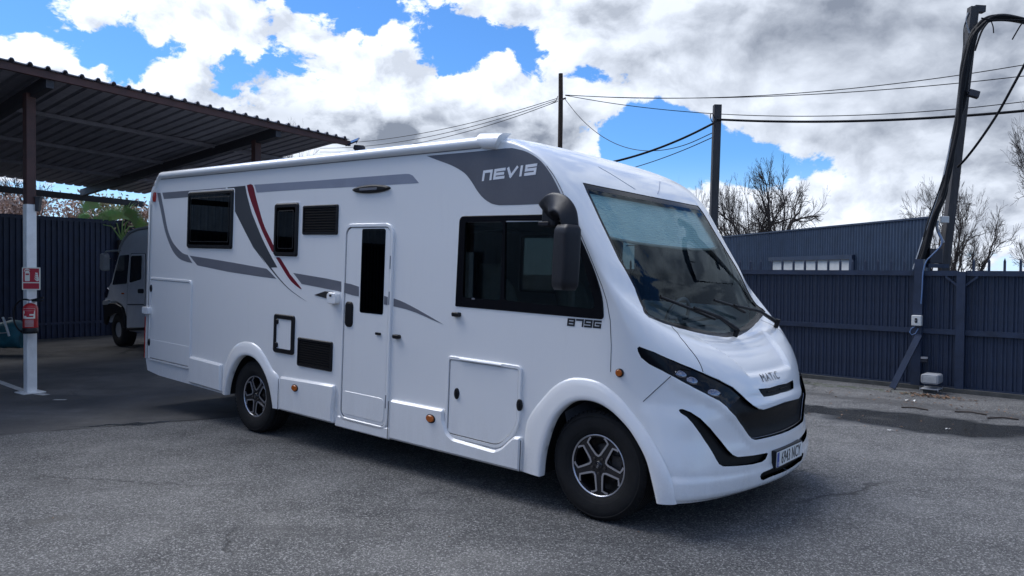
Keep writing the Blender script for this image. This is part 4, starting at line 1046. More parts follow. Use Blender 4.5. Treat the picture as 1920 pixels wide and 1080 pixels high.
M['sign_red'] = principled('sign_red', (.44,.02,.035), .4)
M['sign_white'] = principled('sign_cream', (.74,.74,.64), .4)
M['teal'] = worn('teal_tarpaulin', (.010,.10,.13), .6, .4, 5, .3)
M['greyvan'] = worn('grey_van_paint', (.55,.55,.58), .35, .12, 3)
M['vanglass'] = principled('dark_glass', (.015,.018,.02), .08, 0, .3)
M['palm'] = worn('palm_leaf', (.13,.30,.075), .5, .4, 7, 0, 0, 0, (.24,.29,.12))
M['dry_leaf'] = worn('dry_leaf', (.52,.38,.31), .8, .5, 7, 0, 0, 0, (.28,.20,.16))
M['olive_leaf'] = worn('olive_leaf', (.38,.33,.19), .8, .5, 7)
M['line_paint'] = worn('line_paint', (.55,.55,.53), .7, .45, 12, .1)
M['pale_sheet'] = worn('pale_sheet', (.42,.43,.45), .5, .3, 3)
M['solar'] = principled('solar_cell', (.02,.025,.05), .15, 0, .5)

class Frame:
    """a plane in the yard: u along U, v along V, h out of it towards U x V"""
    def __init__(s, O, U, V=(0,0,1)):
        s.O = np.array(O, float); s.U = np.array(U, float)/np.linalg.norm(U); V = np.array(V, float); V = V-s.U*(V@s.U); s.V = V/np.linalg.norm(V); s.N = np.cross(s.U, s.V)
    def to(s, px, py, h=0.):
        d = ray(px, py); t = (s.N @ (s.O+s.N*h-CP))/(s.N @ d); q = CP+d*t-s.O; return (float(q @ s.U), float(q @ s.V))
    def tol(s, L, h=0.): return [s.to(*q, h) for q in L]
    def map(s, u, v, h): return tuple(s.O+s.U*u+s.V*v+s.N*h)

# ------------------------------------------------------------------ ground
def asphalt():
    mt = principled('asphalt', (.07,.07,.07), .9, 0, 0, .35); t = NT(mt.node_tree); b = mt.node_tree.nodes['Principled BSDF']
    tcn = t.n.new('ShaderNodeTexCoord'); v = tcn.outputs['Object']; x, y, _z = t.sep(v)
    warp = t.vmath('ADD', v, t.vmath('MULTIPLY', t.noise(v, 1.6, 4, .6, 0, 'Color'), (.7,.7,0)))
    stone = t.voro(v, 105., 'F1', 'Color'); sd_ = t.voro(v, 105., 'F1', 'Distance'); stone2 = t.voro(v, 250., 'F1', 'Color')
    r1 = t.sep(stone)[0]; r2 = t.sep(stone2)[1]
    big = t.noise(v, .45, 5, .6); med = t.noise(v, 2.3, 6, .65); fine = t.noise(v, 38., 3, .6)
    val = t.math('ADD', t.math('MULTIPLY', t.math('POWER', r1, 4.0), 1.05), t.math('MULTIPLY', r2, .46))
    pit = t.step(sd_, .60, .25)
    val = t.math('MULTIPLY', val, t.math('ADD', .5, t.math('MULTIPLY', pit, .5)))
    val = t.math('ADD', val, t.math('MULTIPLY', t.math('SUBTRACT', fine, .5), .35))
    f = t.math('ADD', val, t.math('ADD', t.math('MULTIPLY', t.math('SUBTRACT', big, .5), .55), t.math('MULTIPLY', t.math('SUBTRACT', med, .5), .45)))
    col = t.mix(t.step(f, -.05, 1.0, 0, 1, 'LINEAR'), (.024,.025,.027), (.330,.325,.318))
    # the older, finer surfacing beyond the seam
    nx, ny = -.459, .888; sx, sy = -5.07, 7.4
    side = t.math('ADD', t.math('MULTIPLY', t.math('SUBTRACT', x, sx), nx), t.math('MULTIPLY', t.math('SUBTRACT', y, sy), ny))
    side = t.math('ADD', side, t.math('MULTIPLY', t.math('SUBTRACT', med, .5), .10))
    old = t.math('MULTIPLY', t.step(side, -.03, .03), t.step(x, 1.0, -.5))
    ocol = t.mix(t.step(t.math('ADD', t.math('MULTIPLY', t.noise(v, 1.1, 6, .65), .8), t.math('MULTIPLY', r2, .25)), .3, .85), (.062,.061,.061), (.170,.162,.155))
    col = t.mix(old, col, ocol)
    # wet and stained places
    def ell(cx, cy, ax, ay, a, edge=.45):
        ca, sa = math.cos(a), math.sin(a); ux = t.math('SUBTRACT', t.sep(warp)[0], cx+.35); uy = t.math('SUBTRACT', t.sep(warp)[1], cy+.35)
        p = t.math('ADD', t.math('MULTIPLY', ux, ca/ax), t.math('MULTIPLY', uy, sa/ax)); q = t.math('ADD', t.math('MULTIPLY', ux, -sa/ay), t.math('MULTIPLY', uy, ca/ay))
        return t.step(t.math('ADD', t.math('MULTIPLY', p, p), t.math('MULTIPLY', q, q)), 1.0+edge, 1.0-edge)
    def grp(L):
        o = L[0]
        for q in L[1:]: o = t.math('MAXIMUM', o, q)
        return o
    wet = grp([ell(4.66,8.46,1.20,.60,-.66,.40), ell(3.75,9.20,.75,.26,-.75,.35), ell(5.9,7.95,.8,.22,-.65), ell(-4.05,7.95,.50,.06,.46,.5)])
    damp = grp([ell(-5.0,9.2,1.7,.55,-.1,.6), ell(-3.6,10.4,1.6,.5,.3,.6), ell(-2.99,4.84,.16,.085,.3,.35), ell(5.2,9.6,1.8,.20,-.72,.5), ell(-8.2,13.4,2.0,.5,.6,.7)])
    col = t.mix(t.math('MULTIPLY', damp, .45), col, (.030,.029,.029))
    col = t.mix(t.math('MULTIPLY', wet, .86), col, (.020,.021,.020))
    moss = t.math('MULTIPLY', ell(4.75,11.35,1.6,.16,-.72,.6), t.step(t.noise(v, 9., 5, .7), .42, .6))
    col = t.mix(t.math('MULTIPLY', moss, .75), col, (.045,.065,.018))
    tyre = t.noise(t.vmath('MULTIPLY', t.vmath('ADD', v, t.vmath('MULTIPLY', t.noise(v, .3, 3, .5, 0, 'Color'), (1.5,1.5,0))), (.35, 2.2, 1)), 1.3, 4, .6)
    col = t.mix(t.math('MULTIPLY', t.step(tyre, .52, .72), .38), col, (.050,.050,.052))
    oil = t.noise(v, 1.05, 5, .7); col = t.mix(t.math('MULTIPLY', t.step(oil, .60, .74), .42), col, (.040,.040,.041))
    pale = t.noise(t.vmath('ADD', v, (7.3,2.1,0)), .8, 6, .7); col = t.mix(t.math('MULTIPLY', t.step(pale, .55, .75), .25), col, (.30,.29,.275))
    # fine cracks
    cw_ = t.vmath('ADD', v, t.vmath('MULTIPLY', t.noise(v, 2.2, 5, .7, 0, 'Color'), (.55,.55,0)))
    cr = t.voro(cw_, .42, 'DISTANCE_TO_EDGE'); cm = t.math('MULTIPLY', t.step(cr, .0075, .0015), t.step(t.noise(v, .55, 3, .5), .50, .62))
    cr2 = t.voro(cw_, 1.9, 'DISTANCE_TO_EDGE'); cm2 = t.math('MULTIPLY', t.step(cr2, .016, .003), t.math('MULTIPLY', t.step(t.noise(v, .7, 4, .6), .53, .66), .6))
    fleck = t.step(t.voro(t.vmath('ADD', v, t.vmath('MULTIPLY', t.noise(v, 25., 2, .5, 0, 'Color'), (.03,.03,0))), 2.6, 'F1'), .030, .018)
    col = t.mix(t.math('MULTIPLY', fleck, .75), col, (.014,.014,.014))
    seam = t.math('MULTIPLY', t.step(t.math('ABSOLUTE', side), .030, .012), t.math('MULTIPLY', t.step(x, -.8, -1.4), t.step(t.noise(v, 3.1, 3, .6), .40, .55)))
    col = t.mix(t.math('MULTIPLY', t.math('MAXIMUM', t.math('MULTIPLY', t.math('MAXIMUM', cm, cm2), .8), seam), .75), col, (.018,.018,.018))
    t.l.new(col, b.inputs['Base Color'])
    t.l.new(t.math('SUBTRACT', t.math('ADD', .80, t.math('MULTIPLY', r2, .15)), t.math('ADD', t.math('MULTIPLY', wet, .66), t.math('MULTIPLY', damp, .22))), b.inputs['Roughness'])
    bn = t.n.new('ShaderNodeBump'); bn.inputs['Distance'].default_value = .006
    t.l.new(t.math('SUBTRACT', .75, t.math('ADD', t.math('MULTIPLY', wet, .68), t.math('MULTIPLY', old, .35)), clamp=True), bn.inputs['Strength'])
    hgt = t.math('SUBTRACT', t.math('ADD', t.math('MULTIPLY', pit, .6), t.math('MULTIPLY', r1, .6)), t.math('MULTIPLY', t.math('MAXIMUM', cm, seam), 2.))
    t.l.new(hgt, bn.inputs['Height']); t.l.new(bn.outputs[0], b.inputs['Normal'])
    return mt
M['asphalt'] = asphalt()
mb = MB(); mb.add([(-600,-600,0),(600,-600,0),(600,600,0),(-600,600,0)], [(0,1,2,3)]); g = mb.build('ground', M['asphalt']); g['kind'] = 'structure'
def strip(name, pts, w, z, mat, label=None):
    mb = MB(); k = len(pts); vs = []
    for i, p in enumerate(pts):
        t = Vector(pts[min(i+1, k-1)])-Vector(pts[max(i-1, 0)]); n_ = Vector((-t.y, t.x)).normalized(); ww = w if not hasattr(w, '__len__') else w[i]
        vs += [(p[0]+n_.x*ww/2, p[1]+n_.y*ww/2, z), (p[0]-n_.x*ww/2, p[1]-n_.y*ww/2, z)]
    mb.add(vs, [(2*i, 2*i+1, 2*i+3, 2*i+2) for i in range(k-1)]); o = mb.build(name, mat); o['kind'] = 'structure'; return o
l0, l1 = gnd(-60, 695), gnd(46, 733.5); strip('bay_line', [l0[:2], l1[:2]], .10, .004, M['line_paint'])
l0, l1 = gnd(62, 737.5), gnd(88, 741); strip('bay_line', [l0[:2], l1[:2]], .10, .004, M['line_paint'])
l0, l1 = gnd(100, 750), gnd(124, 750); strip('bay_line', [l0[:2], l1[:2]], .06, .004, M['line_paint'])

# ------------------------------------------------------------------ carport
T0 = np.array([-6.404, 10.0, 4.04]); Eh = ray(1960,565); Eh /= np.linalg.norm(Eh); Qh = ray(-643,608); Qh /= np.linalg.norm(Qh)
Nh = np.cross(Eh, Qh); Nh /= np.linalg.norm(Nh)
def rp(e, q, n=0.): return T0+Eh*e+Qh*q+Nh*n
car = empty('carport', (T0[0], T0[1], 0), 'open carport with a dark ribbed sheet roof on brown steel posts at the left', 'carport')
def child(o, p=car):
    o.parent = p; o.matrix_parent_inverse = Matrix.Translation(p.location).inverted(); return o
PITCH = .2035; NR = 4
sh = MB(); rows = []
q0, q1 = -.80, 7.78
xs_ = []
for k in range(NR):
    c = PITCH*(k+.5); xs_ += [(c-.070,0),(c-.034,.002),(c-.024,.026),(c-.012,.038),(c+.012,.038),(c+.024,.026),(c+.034,.002)]
xs_ = [(0,0)]+xs_+[(PITCH*NR,0)]
def shp(du, dn, q): return tuple(Eh*du+Nh*dn+Qh*q)
sh.loft([[shp(u, n_+.012, q) for u, n_ in xs_] for q in (q0, 2., 5., q1)], 0, False)
sh.loft([[shp(u, n_+.008, q) for u, n_ in xs_] for q in (q0, 2., 5., q1)][::-1], 0, False)
sh.add([shp(u, n_+.012, q0) for u, n_ in xs_]+[shp(u, n_+.000, q0) for u, n_ in xs_], [(i, i+1, len(xs_)+i+1, len(xs_)+i) for i in range(len(xs_)-1)])
mesheet = sh.mesh('roof_sheet', M['roof_sheet'])
for k in range(-17, 6):
    o = inst(mesheet, 'roof_sheet', car); p = rp(.047+k*PITCH*NR, 0, .06); o.location = Vector(p)-car.location
def beam(name, a, b, w, d, mat, up=None, parent=car):
    mb = MB(); mb.bar(a, b, w, d, tuple(Nh) if up is None else up); return child(mb.build(name, M[mat]), parent)
beam('fascia', rp(-13.8,-.72,.005), rp(5.0,-.72,.015), .05, .090, 'brown_steel')
for q in (1.39, 3.5, 5.6): beam('purlin', rp(-13.8,q,.03), rp(5.0,q,.03), .06, .06, 'roof_sheet')
for e in (-10.41, -6.94, -3.47, 0, 3.47): beam('rafter', rp(e,-.69,-.055), rp(e,7.95,-.055), .09, .16, 'dark_steel')
beam('back_beam', rp(-13.8,8.03,-.16), rp(5.0,8.03,-.16), .08, .14, 'dark_steel')
for e in (-10.41, -6.94, -3.47, 0., 3.47):
    p = rp(e, 0, -.13); base = (p[0]-.035*0, p[1])
    if e == 0.: base = gnd(57, 736)[:2]; p = np.array([base[0], base[1], p[2]])
    po = child(empty('post', (base[0], base[1], 0)))
    fr = Frame((base[0], base[1], 0), Eh*np.array([1,1,0]))
    mb = MB(); zt = 2.50 if e == 0 else 2.3
    def ibox(mb, z0, z1, s): plate(mb, rrect(-s, -s, s, s, .012, 2), (), z0, z1, 0., lambda u, v, h: tuple(np.array([base[0], base[1], 0])+fr.U*u+np.cross((0,0,1), fr.U)*v+np.array([0,0,h])), 0, True)
    mb = MB(); ibox(mb, .012, zt, .062); a_ = mb.build('post_lower', M['post_white'], po, None); a_.matrix_parent_inverse = Matrix.Translation((base[0], base[1], 0)).inverted()
    mb = MB(); ibox(mb, zt, p[2]+.05, .060); a_ = mb.build('post_upper', M['brown_steel'], po, None); a_.matrix_parent_inverse = Matrix.Translation((base[0], base[1], 0)).inverted()
    mb = MB(); ibox(mb, .0, .012, .14); a_ = mb.build('base_plate', M['post_white'], po, None); a_.matrix_parent_inverse = Matrix.Translation((base[0], base[1], 0)).inverted()
for e in (-3.4, 1.6, 4.6):
    p = rp(e, 8.03, -.2); mb = MB(); mb.bar((p[0], p[1], 0), (p[0], p[1], p[2]), .10, .10, (1,0,0)); child(mb.build('back_post', M['dark_steel']))
# lamp box on the side of the post
pb = gnd(57, 736); post_xy = pb[:2]
fp = Frame((pb[0], pb[1], 0), (1.0, .25, 0))
sl = empty('junction_box', (pb[0], pb[1], 2.5), 'small dark box fixed high on the carport post just above the white paint', 'junction box')
mb = MB(); q = fp.tol([(68,370.5),(77,370.5),(74,396),(68,396)]); plate(mb, q, (), -.05, .05, .006, fp.map, 0, True); child(mb.build('box_body', M['dark_steel']), sl)
mb = MB(); q = fp.tol([(67,369),(78.5,369),(78,371.5),(67,371.5)]); plate(mb, q, (), -.06, .06, .002, fp.map, 0, True); child(mb.build('box_lid', M['dark_steel']), sl)

# fire extinguisher and its sign
fs = Frame((pb[0], pb[1]-.0, 0), (1.0, .05, 0)); fs.O = fs.O+fs.N*.085
sgn = empty('fire_sign', tuple(fs.O+np.array([0,0,1.6])), 'red fire extinguisher sign reading EXTINTOR fixed to the white post', 'sign')
S4 = fs.tol([(41.5,501.5),(75.5,501.5),(75.5,543.5),(41.5,543.5)]); u0, v0, u1, v1 = bb(S4)
def pl(name, poly, h0, h1, mat, parent, mp=fs.map, bev=0., holes=()):
    mb = MB(); plate(mb, poly, holes, h0, h1, bev, mp, 0, h0 < 0); return child(mb.build(name, M[mat]), parent)
pl('sign_panel', rrect(u0,v0,u1,v1,.006), -.004, .002, 'sign_white', sgn)
W_, H_ = u1-u0, v1-v0
pl('sign_field', rrect(u0+.014, v0+H_*.345, u1-.014, v1-.014, .004), .002, .0030, 'sign_red', sgn)
pl('sign_field', rrect(u0+.014, v0+.014, u1-.014, v0+H_*.30, .004), .002, .0030, 'sign_red', sgn)
P_ = lambda a, b: (u0+W_*a, v0+H_*b)
pl('pictogram', rpoly([P_(.16,.39), P_(.43,.39), P_(.43,.78), P_(.37,.86), P_(.22,.86), P_(.16,.78)], .012), .003, .0036, 'sign_white', sgn)
pl('pictogram', rpoly([P_(.20,.66), P_(.39,.66), P_(.39,.73), P_(.20,.73)], .003), .0036, .0042, 'sign_red', sgn)
pl('pictogram', rpoly([P_(.11,.80), P_(.15,.90), P_(.24,.94), P_(.33,.94), P_(.43,.885), P_(.45,.86), P_(.40,.86), P_(.33,.89), P_(.22,.89), P_(.16,.85), P_(.14,.79)], .004), .0038, .0044, 'sign_white', sgn)
for k in range(4):
    b_ = .39+.095*k; sc_ = 1-.10*k
    pl('pictogram', smooth_line([P_(.92-.02*k,b_+.03), P_(.84,b_+.0), P_(.74,b_+.05), P_(.67+.02*k,b_+.14*sc_), P_(.76,b_+.095), P_(.84,b_+.085), P_(.91-.02*k,b_+.13*sc_), P_(.93-.02*k,b_+.08)], 3, True), .003, .0036, 'sign_white', sgn)
me = text_mesh('EXTINTOR', H_*.27, .0004, .74, 1.0); me.materials.append(M['sign_white'])
o = inst(me, 'sign_lettering', sgn); o.matrix_world = frame(fs.map(*P_(.5,.165), .0036), fs.U, fs.V); o.matrix_parent_inverse = Matrix.Translation(sgn.location).inverted()
ex = empty('fire_extinguisher', (pb[0], pb[1], .8), 'red fire extinguisher with a printed label hanging on the white post below the sign', 'fire extinguisher')
(cu_, zt_), (_, zb_) = fs.to(64.5, 568), fs.to(64.5, 624)
cc = fs.map(cu_, 0, .09); rad = .5*abs(fs.to(77.5,600)[0]-fs.to(51.5,600)[0])*.98
def lat(mb, prof, n=32): mb.lathe(prof, n, 'z', 0, True, (cc[0], cc[1], 0)); return mb
hgt = zt_-zb_
child(lat(MB(), [(0,zb_+.06),(rad*.98,zb_+.062),(rad,zb_+.07),(rad,zt_-.075),(rad*.93,zt_-.045),(rad*.75,zt_-.022),(rad*.40,zt_-.004),(.020,zt_),(.018,zt_+.03)]).build('cylinder_body', M['ext_red']), ex)
child(lat(MB(), [(0,zb_),(rad*1.02,zb_+.002),(rad*1.04,zb_+.02),(rad*1.03,zb_+.075),(rad*.97,zb_+.078)]).build('foot_ring', M['blackplastic']), ex)
child(lat(MB(), [(.024,zt_+.0),(.026,zt_+.012),(.020,zt_+.035),(0,zt_+.04)]).build('valve', M['alloy']), ex)
def curved(a0, a1, z0, z1, dr, n=14):
    rows = []; base_a = math.atan2(fs.N[1], fs.N[0])
    return [[(cc[0]+(rad+dr)*math.cos(base_a+a), cc[1]+(rad+dr)*math.sin(base_a+a), z) for a in np.linspace(a0, a1, n)] for z in (z0, z1)]
mb = MB(); mb.loft(curved(-.55, 1.15, zb_+hgt*.50, zt_-hgt*.165, .0015)); child(mb.build('label', M['sign_white']), ex)
mb = MB()
for z, a0, a1, w in ((.795,-.5,1.1,.026),(.735,-.3,1.0,.018),(.69,-.25,.95,.030),(.63,-.4,.4,.03),(.575,.0,.9,.020)):
    mb.loft(curved(a0, a1, zb_+hgt*z-w*.5, zb_+hgt*z+w*.5, .0022))
child(mb.build('label_print', M['sign_red']), ex)
mb = MB()
for z in (.45,.41,.37,.33,.29,.25): mb.loft(curved(-.25, .95, zb_+hgt*z-.003, zb_+hgt*z+.003, .0018))
child(mb.build('label_print', M['box_white']), ex)
mb = MB(); a = fs.map(cu_-.02, zt_+.03, .09); b_ = fs.map(cu_+.17, zt_+.075, .09); c_ = fs.map(cu_+.16, zt_+.035, .09)
mb.bar(a, b_, .025, .012, tuple(fs.N)); mb.bar(a, c_, .022, .012, tuple(fs.N)); child(mb.build('handle', M['blackplastic']), ex)
mb = MB(); hp_ = [fs.map(*fs.to(px, py), .09) for px, py in ((62,562),(52,561),(42,566),(35,578),(33,592),(36,606),(42,616),(47,620))]
mb.tube(smooth_line(hp_, 5), .011, 8); mb.tube([hp_[-1], fs.map(*fs.to(52,622), .10)], .016, 8); child(mb.build('hose', M['blackplastic']), ex)
mb = MB(); mb.bar(fs.map(cu_, zt_+.01, .0), fs.map(cu_, zt_+.01, .09), .03, .01); child(mb.build('wall_hook', M['dark_steel']), ex)

# ------------------------------------------------------------------ far fence behind the carport
F0 = rp(-16., 8.10); F1 = rp(13.5, 8.10); fU = np.array([Eh[0], Eh[1], 0]); fU /= np.linalg.norm(fU)
ff = Frame((F0[0], F0[1], 0), fU)
fz = ff.to(100, 406)[1]
bf = empty('sheet_fence', tuple(ff.O), 'tall dark profiled metal fence closing the yard behind the carport', 'fence')
def sheetmesh(name, w, h, pitch, depth, mat, z0=0., shape='trap', flip=False):
    n = int(round(w/pitch)); xs = []
    for k in range(n):
        c = k*pitch
        if shape == 'trap': xs += [(c,0),(c+pitch*.52,0),(c+pitch*.62,depth),(c+pitch*.90,depth)]
        else: xs += [(c+pitch*q/6, depth*.5*(1-math.cos(2*PI*q/6))) for q in range(6)]
    xs.append((n*pitch, 0)); mb = MB()
    mb.loft([[(x, -d, z) for x, d in xs] for z in (z0, h)], 0, shape != 'trap')
    mb.loft([[(x, -d+.004, z) for x, d in xs] for z in (z0, h)][::-1], 0, shape != 'trap')
    mb.add([(x, -d, h) for x, d in xs]+[(x, -d+.004, h) for x, d in xs], [(i, i+1, len(xs)+i+1, len(xs)+i) for i in range(len(xs)-1)])
    return mb.mesh(name, M[mat]), n*pitch
me, wS = sheetmesh('fence_sheet', 1.0, fz, .125, .035, 'fence_dark')
axm = lambda fr, u, h=0., z=0.: Matrix(((fr.U[0], -fr.N[0], 0, fr.map(u,0,h)[0]-0), (fr.U[1], -fr.N[1], 0, fr.map(u,0,h)[1]-0), (0,0,1,z), (0,0,0,1)))
for k in range(int(29.5/wS)):
    o = inst(me, 'fence_sheet', bf); m4 = axm(ff, k*wS); m4.translation -= bf.location; o.matrix_local = m4
for z in (.35, fz-.06):
    mb = MB(); mb.bar(ff.map(0, z, .02), ff.map(29.5, z, .02), .04, .05); child(mb.build('fence_rail', M['fence_dark']), bf)

# ------------------------------------------------------------------ grey van under the carport
gvF = Frame(rp(3.71, 6.06)*np.array([1,1,0]), -np.array([Qh[0], Qh[1], 0]))
gvF.O = gvF.O + gvF.N*.55
gv = empty('camper_van', tuple(gvF.O), 'grey van parked in the shade under the carport, nose towards the far fence', 'van')
G_ = lambda L: gvF.tol([(180+x/4.317, 410+y/4.317) for x, y in L])
zoff = gvF.to(238, 652)[1]
body = G_([(445,62),(395,74),(330,85),(270,112),(225,165),(195,225),(183,270),(160,350),(135,440),(122,500),(98,540),(78,590),(66,660),(66,760),(75,830)])
xr = body[0][0]
ub = lambda u, v: (u, v)
body = body + G_([(95,840)]) + G_([(100,720),(120,690),(160,682),(200,705),(228,745),(240,800),(248,885)]) + [(G_([(248,885)])[0][0]+.02, .36), (3.2, .36), (3.2, body[0][1]+.03), (xr+.3, body[0][1]+.03)]
mb = MB(); plate(mb, fix(body), (), -2.05, 0., .05, gvF.map, 0, True); child(mb.build('van_body', M['greyvan']), gv)
pg = lambda name, L, h0, h1, mat, r=.04, bev=.004: pl(name, rpoly(G_(L), r), h0, h1, mat, gv, gvF.map, bev)
pg('side_glass', [(192,297),(272,290),(250,527),(132,536),(160,420)], -.002, .006, 'vanglass', .05)
d_ = pg('cab_door', [(287,285),(398,285),(392,880),(252,884),(258,560)], -.002, .012, 'greyvan', .04, .008)
mb = MB(); plate(mb, rpoly(G_([(290,300),(378,298),(371,492),(276,520)]), .06), (), .010, .018, .003, gvF.map, 0, True); child(mb.build('door_glass', M['vanglass']), gv)
mb = MB(); plate(mb, rpoly(G_([(345,568),(392,568),(392,604),(345,604)]), .04), (), .010, .022, .005, gvF.map); child(mb.build('door_handle', M['blackplastic']), gv)
ol = rpoly(G_([(283,280),(403,280),(396,886),(246,889),(254,560)]), .04); il = inset(ccw(ol), .018)
mb = MB(); plate(mb, ol, [il], -.002, .003, 0, gvF.map); child(mb.build('door_seal', M['gap']), gv)
ar = G_([(66,690),(110,682),(170,684),(215,712),(238,770),(245,885),(222,885),(215,800),(190,770),(150,762),(110,790),(90,860),(74,850)])
mb = MB(); plate(mb, fix(ar), (), -.02, .03, .01, gvF.map); child(mb.build('wheel_arch_trim', M['blackplastic']), gv)
wc = G_([(172,905)])[0]
mb = MB(); 
def rl(prof, n=40): return [[gvF.map(wc[0]+r*math.cos(a), .36+r*math.sin(a), h) for a in np.linspace(0, 2*PI, n)] for r, h in prof]
mb.loft(rl([(.16,-.03),(.20,-.005),(.30,.0),(.345,-.02),(.36,-.06),(.36,-.26),(.30,-.28)])); child(mb.build('wheel', M['tyre']), gv)
mb = MB(); mb.loft(rl([(0,-.05),(.10,-.03),(.15,-.04),(.19,-.02),(.20,-.03)])); child(mb.build('wheel_rim', M['box_grey']), gv)
mb = MB(); plate(mb, rpoly(G_([(118,285),(140,280),(150,300),(150,420),(128,425),(115,405)]), .03), (), .10, .22, .02, gvF.map, 0, True); child(mb.build('door_mirror', M['box_grey']), gv)
mb = MB(); A = [gvF.map(*G_([q])[0], h) for q, h in (((128,290),.16),((150,265),.16),((205,258),.02))]; mb.tube(A, .018, 8); child(mb.build('mirror_arm', M['box_grey']), gv)
pg('headlight', [(72,600),(96,560),(108,575),(92,640),(72,640)], -.004, .012, 'chrome', .02)
pg('bumper', [(66,665),(112,655),(118,690),(100,700),(66,700)], -.004, .035, 'box_grey', .02, .01)
pg('sill_trim', [(250,888),(440,880),(440,905),(250,905)], -.004, .02, 'blackplastic', .01)
pg('side_moulding', [(262,690),(392,690),(392,700),(262,700)], .010, .022, 'blackplastic', .005)
pg('side_repeater', [(210,600),(228,600),(228,612),(210,612)], -.002, .015, 'orange', .004)
mb = MB(); mb.tube([gvF.map(*G_([q])[0], -.01) for q in ((440,63),(395,75),(330,86),(270,113),(225,166),(195,226),(184,270))], .03, 8); child(mb.build('roof_moulding', M['box_grey']), gv)

# ------------------------------------------------------------------ teal bundle beside the fence
tb = Frame(at(20, 640, 14.2)*np.array([1,1,0]), (1, .15, 0))
te = empty('tarpaulin_bundle', tuple(tb.O), 'teal tarpaulin bundle with a pale strap lying by the dark fence left of the post', 'tarpaulin')
mb = MB(); rows = []
for u in np.linspace(-1.5, .27, 22):
    e = 1-max(0, (u-.10)/.18)**2*.35; w = .24+.03*math.sin(u*9); hh = .50*e+.03*math.sin(u*13+1)
    rows.append([tb.map(u, .14+hh*.5+hh*.5*math.copysign(abs(math.sin(a))**.6, math.sin(a))+.008*math.sin(u*31+a*5), w*math.copysign(abs(math.cos(a))**.6, math.cos(a))+.01*math.sin(u*23+a*3)) for a in np.linspace(0, 2*PI, 25)[:-1]])
mb.loft(rows, 0, True, True); mb.add(rows[-1], [tuple(range(24))]); child(mb.build('bundle_cover', M['teal'], None, None, True), te)
mb = MB(); mb.tube(smooth_line([tb.map(*tb.to(px, py), .27) for px, py in ((19,593),(23,603),(27,615),(31,628))], 4), .022, 6); child(mb.build('strap', M['box_white']), te)
mb = MB(); mb.tube(smooth_line([tb.map(*tb.to(px, py), .26) for px, py in ((-20,622),(0,622.5),(18,622.5),(27,621))], 4), .010, 6); child(mb.build('edge_cord', M['box_grey']), te)
mb = MB(); mb.tube(smooth_line([tb.map(*tb.to(px, py), .20) for px, py in ((26,595),(32,595),(37,599))], 4), .012, 6); child(mb.build('handle', M['box_grey']), te)

# solar lamp on the carport roof edge
slp = rp(4.9, -.62, .10); so = empty('solar_lamp', tuple(slp), 'small solar floodlight with a tilted panel on the carport roof edge', 'lamp')
c_ = at(661, 266, slp[1]); 
mb = MB(); f_ = Frame(c_, (.86,-.2,.30), (.2,.8,.5)); plate(mb, rrect(-.125,-.09,.125,.09,.01), (), -.012, .012, .003, f_.map, 0, True); child(mb.build('solar_panel', M['solar']), so)
mb = MB(); mb.tube([c_-np.array([.02,0,.02]), np.array([c_[0]-.06, c_[1], slp[2]-.05])], .014, 6); mb.tube([c_+np.array([.07,0,.02]), np.array([c_[0]+.07, c_[1], slp[2]-.08])], .010, 6); child(mb.build('lamp_bracket', M['box_grey']), so)
c2 = at(673, 277, slp[1]); mb = MB(); f_ = Frame(c2, (1,-.3,-.1), (0,.3,1)); plate(mb, rrect(-.10,-.045,.10,.045,.02), (), -.05, .03, .01, f_.map, 0, True); child(mb.build('lamp_head', M['dark_steel']), so)

# ------------------------------------------------------------------ gate and fence at the right
gU = np.array([.746, -.666, 0]); gF = Frame((5.85, 11.24, 0), gU)
def gu(px, py=600): return gF.to(px, py)[0]
ztop = gF.to(1600, 507)[1]; zmid = gF.to(1682, 617)[1]; zbot = gF.to(1682, 726)[1]
pm = MB(); pw = .118
prof = [(0,0),(.010,.012),(.030,.012),(.036,.0),(.074,.0),(.080,.012),(.100,.012),(.110,0),(pw+.003,-.003)]
z0_, z1_ = zbot+.03, ztop-.02
pm.loft([[(x, -d, z) for x, d in prof] for z in (z0_, z1_)], 0, False); pm.loft([[(x, -d+.004, z) for x, d in prof] for z in (z0_, z1_)][::-1], 0, False)
plank = pm.mesh('fence_board', M['fence_blue'])
sk = MB(); w = .015; sk.add([(-w,-.012,0),(w,-.012,0),(w,.012,0),(-w,.012,0),(-w,-.012,.135),(w,-.012,.135),(w,.012,.135),(-w,.012,.135),(0,0,.185)], [(0,1,5,4),(1,2,6,5),(2,3,7,6),(3,0,4,7),(4,5,8),(5,6,8),(6,7,8),(7,4,8)])
spike = sk.mesh('spike', M['fence_blue'])
def fence_run(name, u0, u1, label, cat, spikes, ends=(True, True), jitter=.004):
    f = empty(name, gF.map(u0, 0, 0), label, cat)
    n = int(math.ceil((u1-u0)/pw-.15))
    for k in range(n):
        m4 = axm(gF, u0+k*pw, random.uniform(-jitter, jitter)); m4.translation -= f.location; inst(plank, 'fence_board', f, m4)
    for z, hh, dd in ((ztop-.035, .075, .06), (zmid, .075, .045), (zbot+.05, .085, .045)):
        mb = MB(); mb.bar(gF.map(u0, z, .035), gF.map(u1, z, .035), dd, hh); child(mb.build('fence_rail', M['fence_blue']), f)
    if spikes:
        k = 0; u = u0+.09
        while u < u1-.03:
            m4 = axm(gF, u, .02, ztop); m4.translation -= f.location; inst(spike, 'spike', f, m4); u += .185
    return f
uP, uQ = gu(1722), gu(1803)
gate = fence_run('sliding_gate', -5.6, uP-.06, 'long slate blue metal gate with spikes along the top, partly behind the motorhome', 'gate', True)
f1 = fence_run('boarded_fence', uP+.06, uQ-.05, 'narrow slate blue fence bay between the two posts, with white boxes in front', 'fence', False)
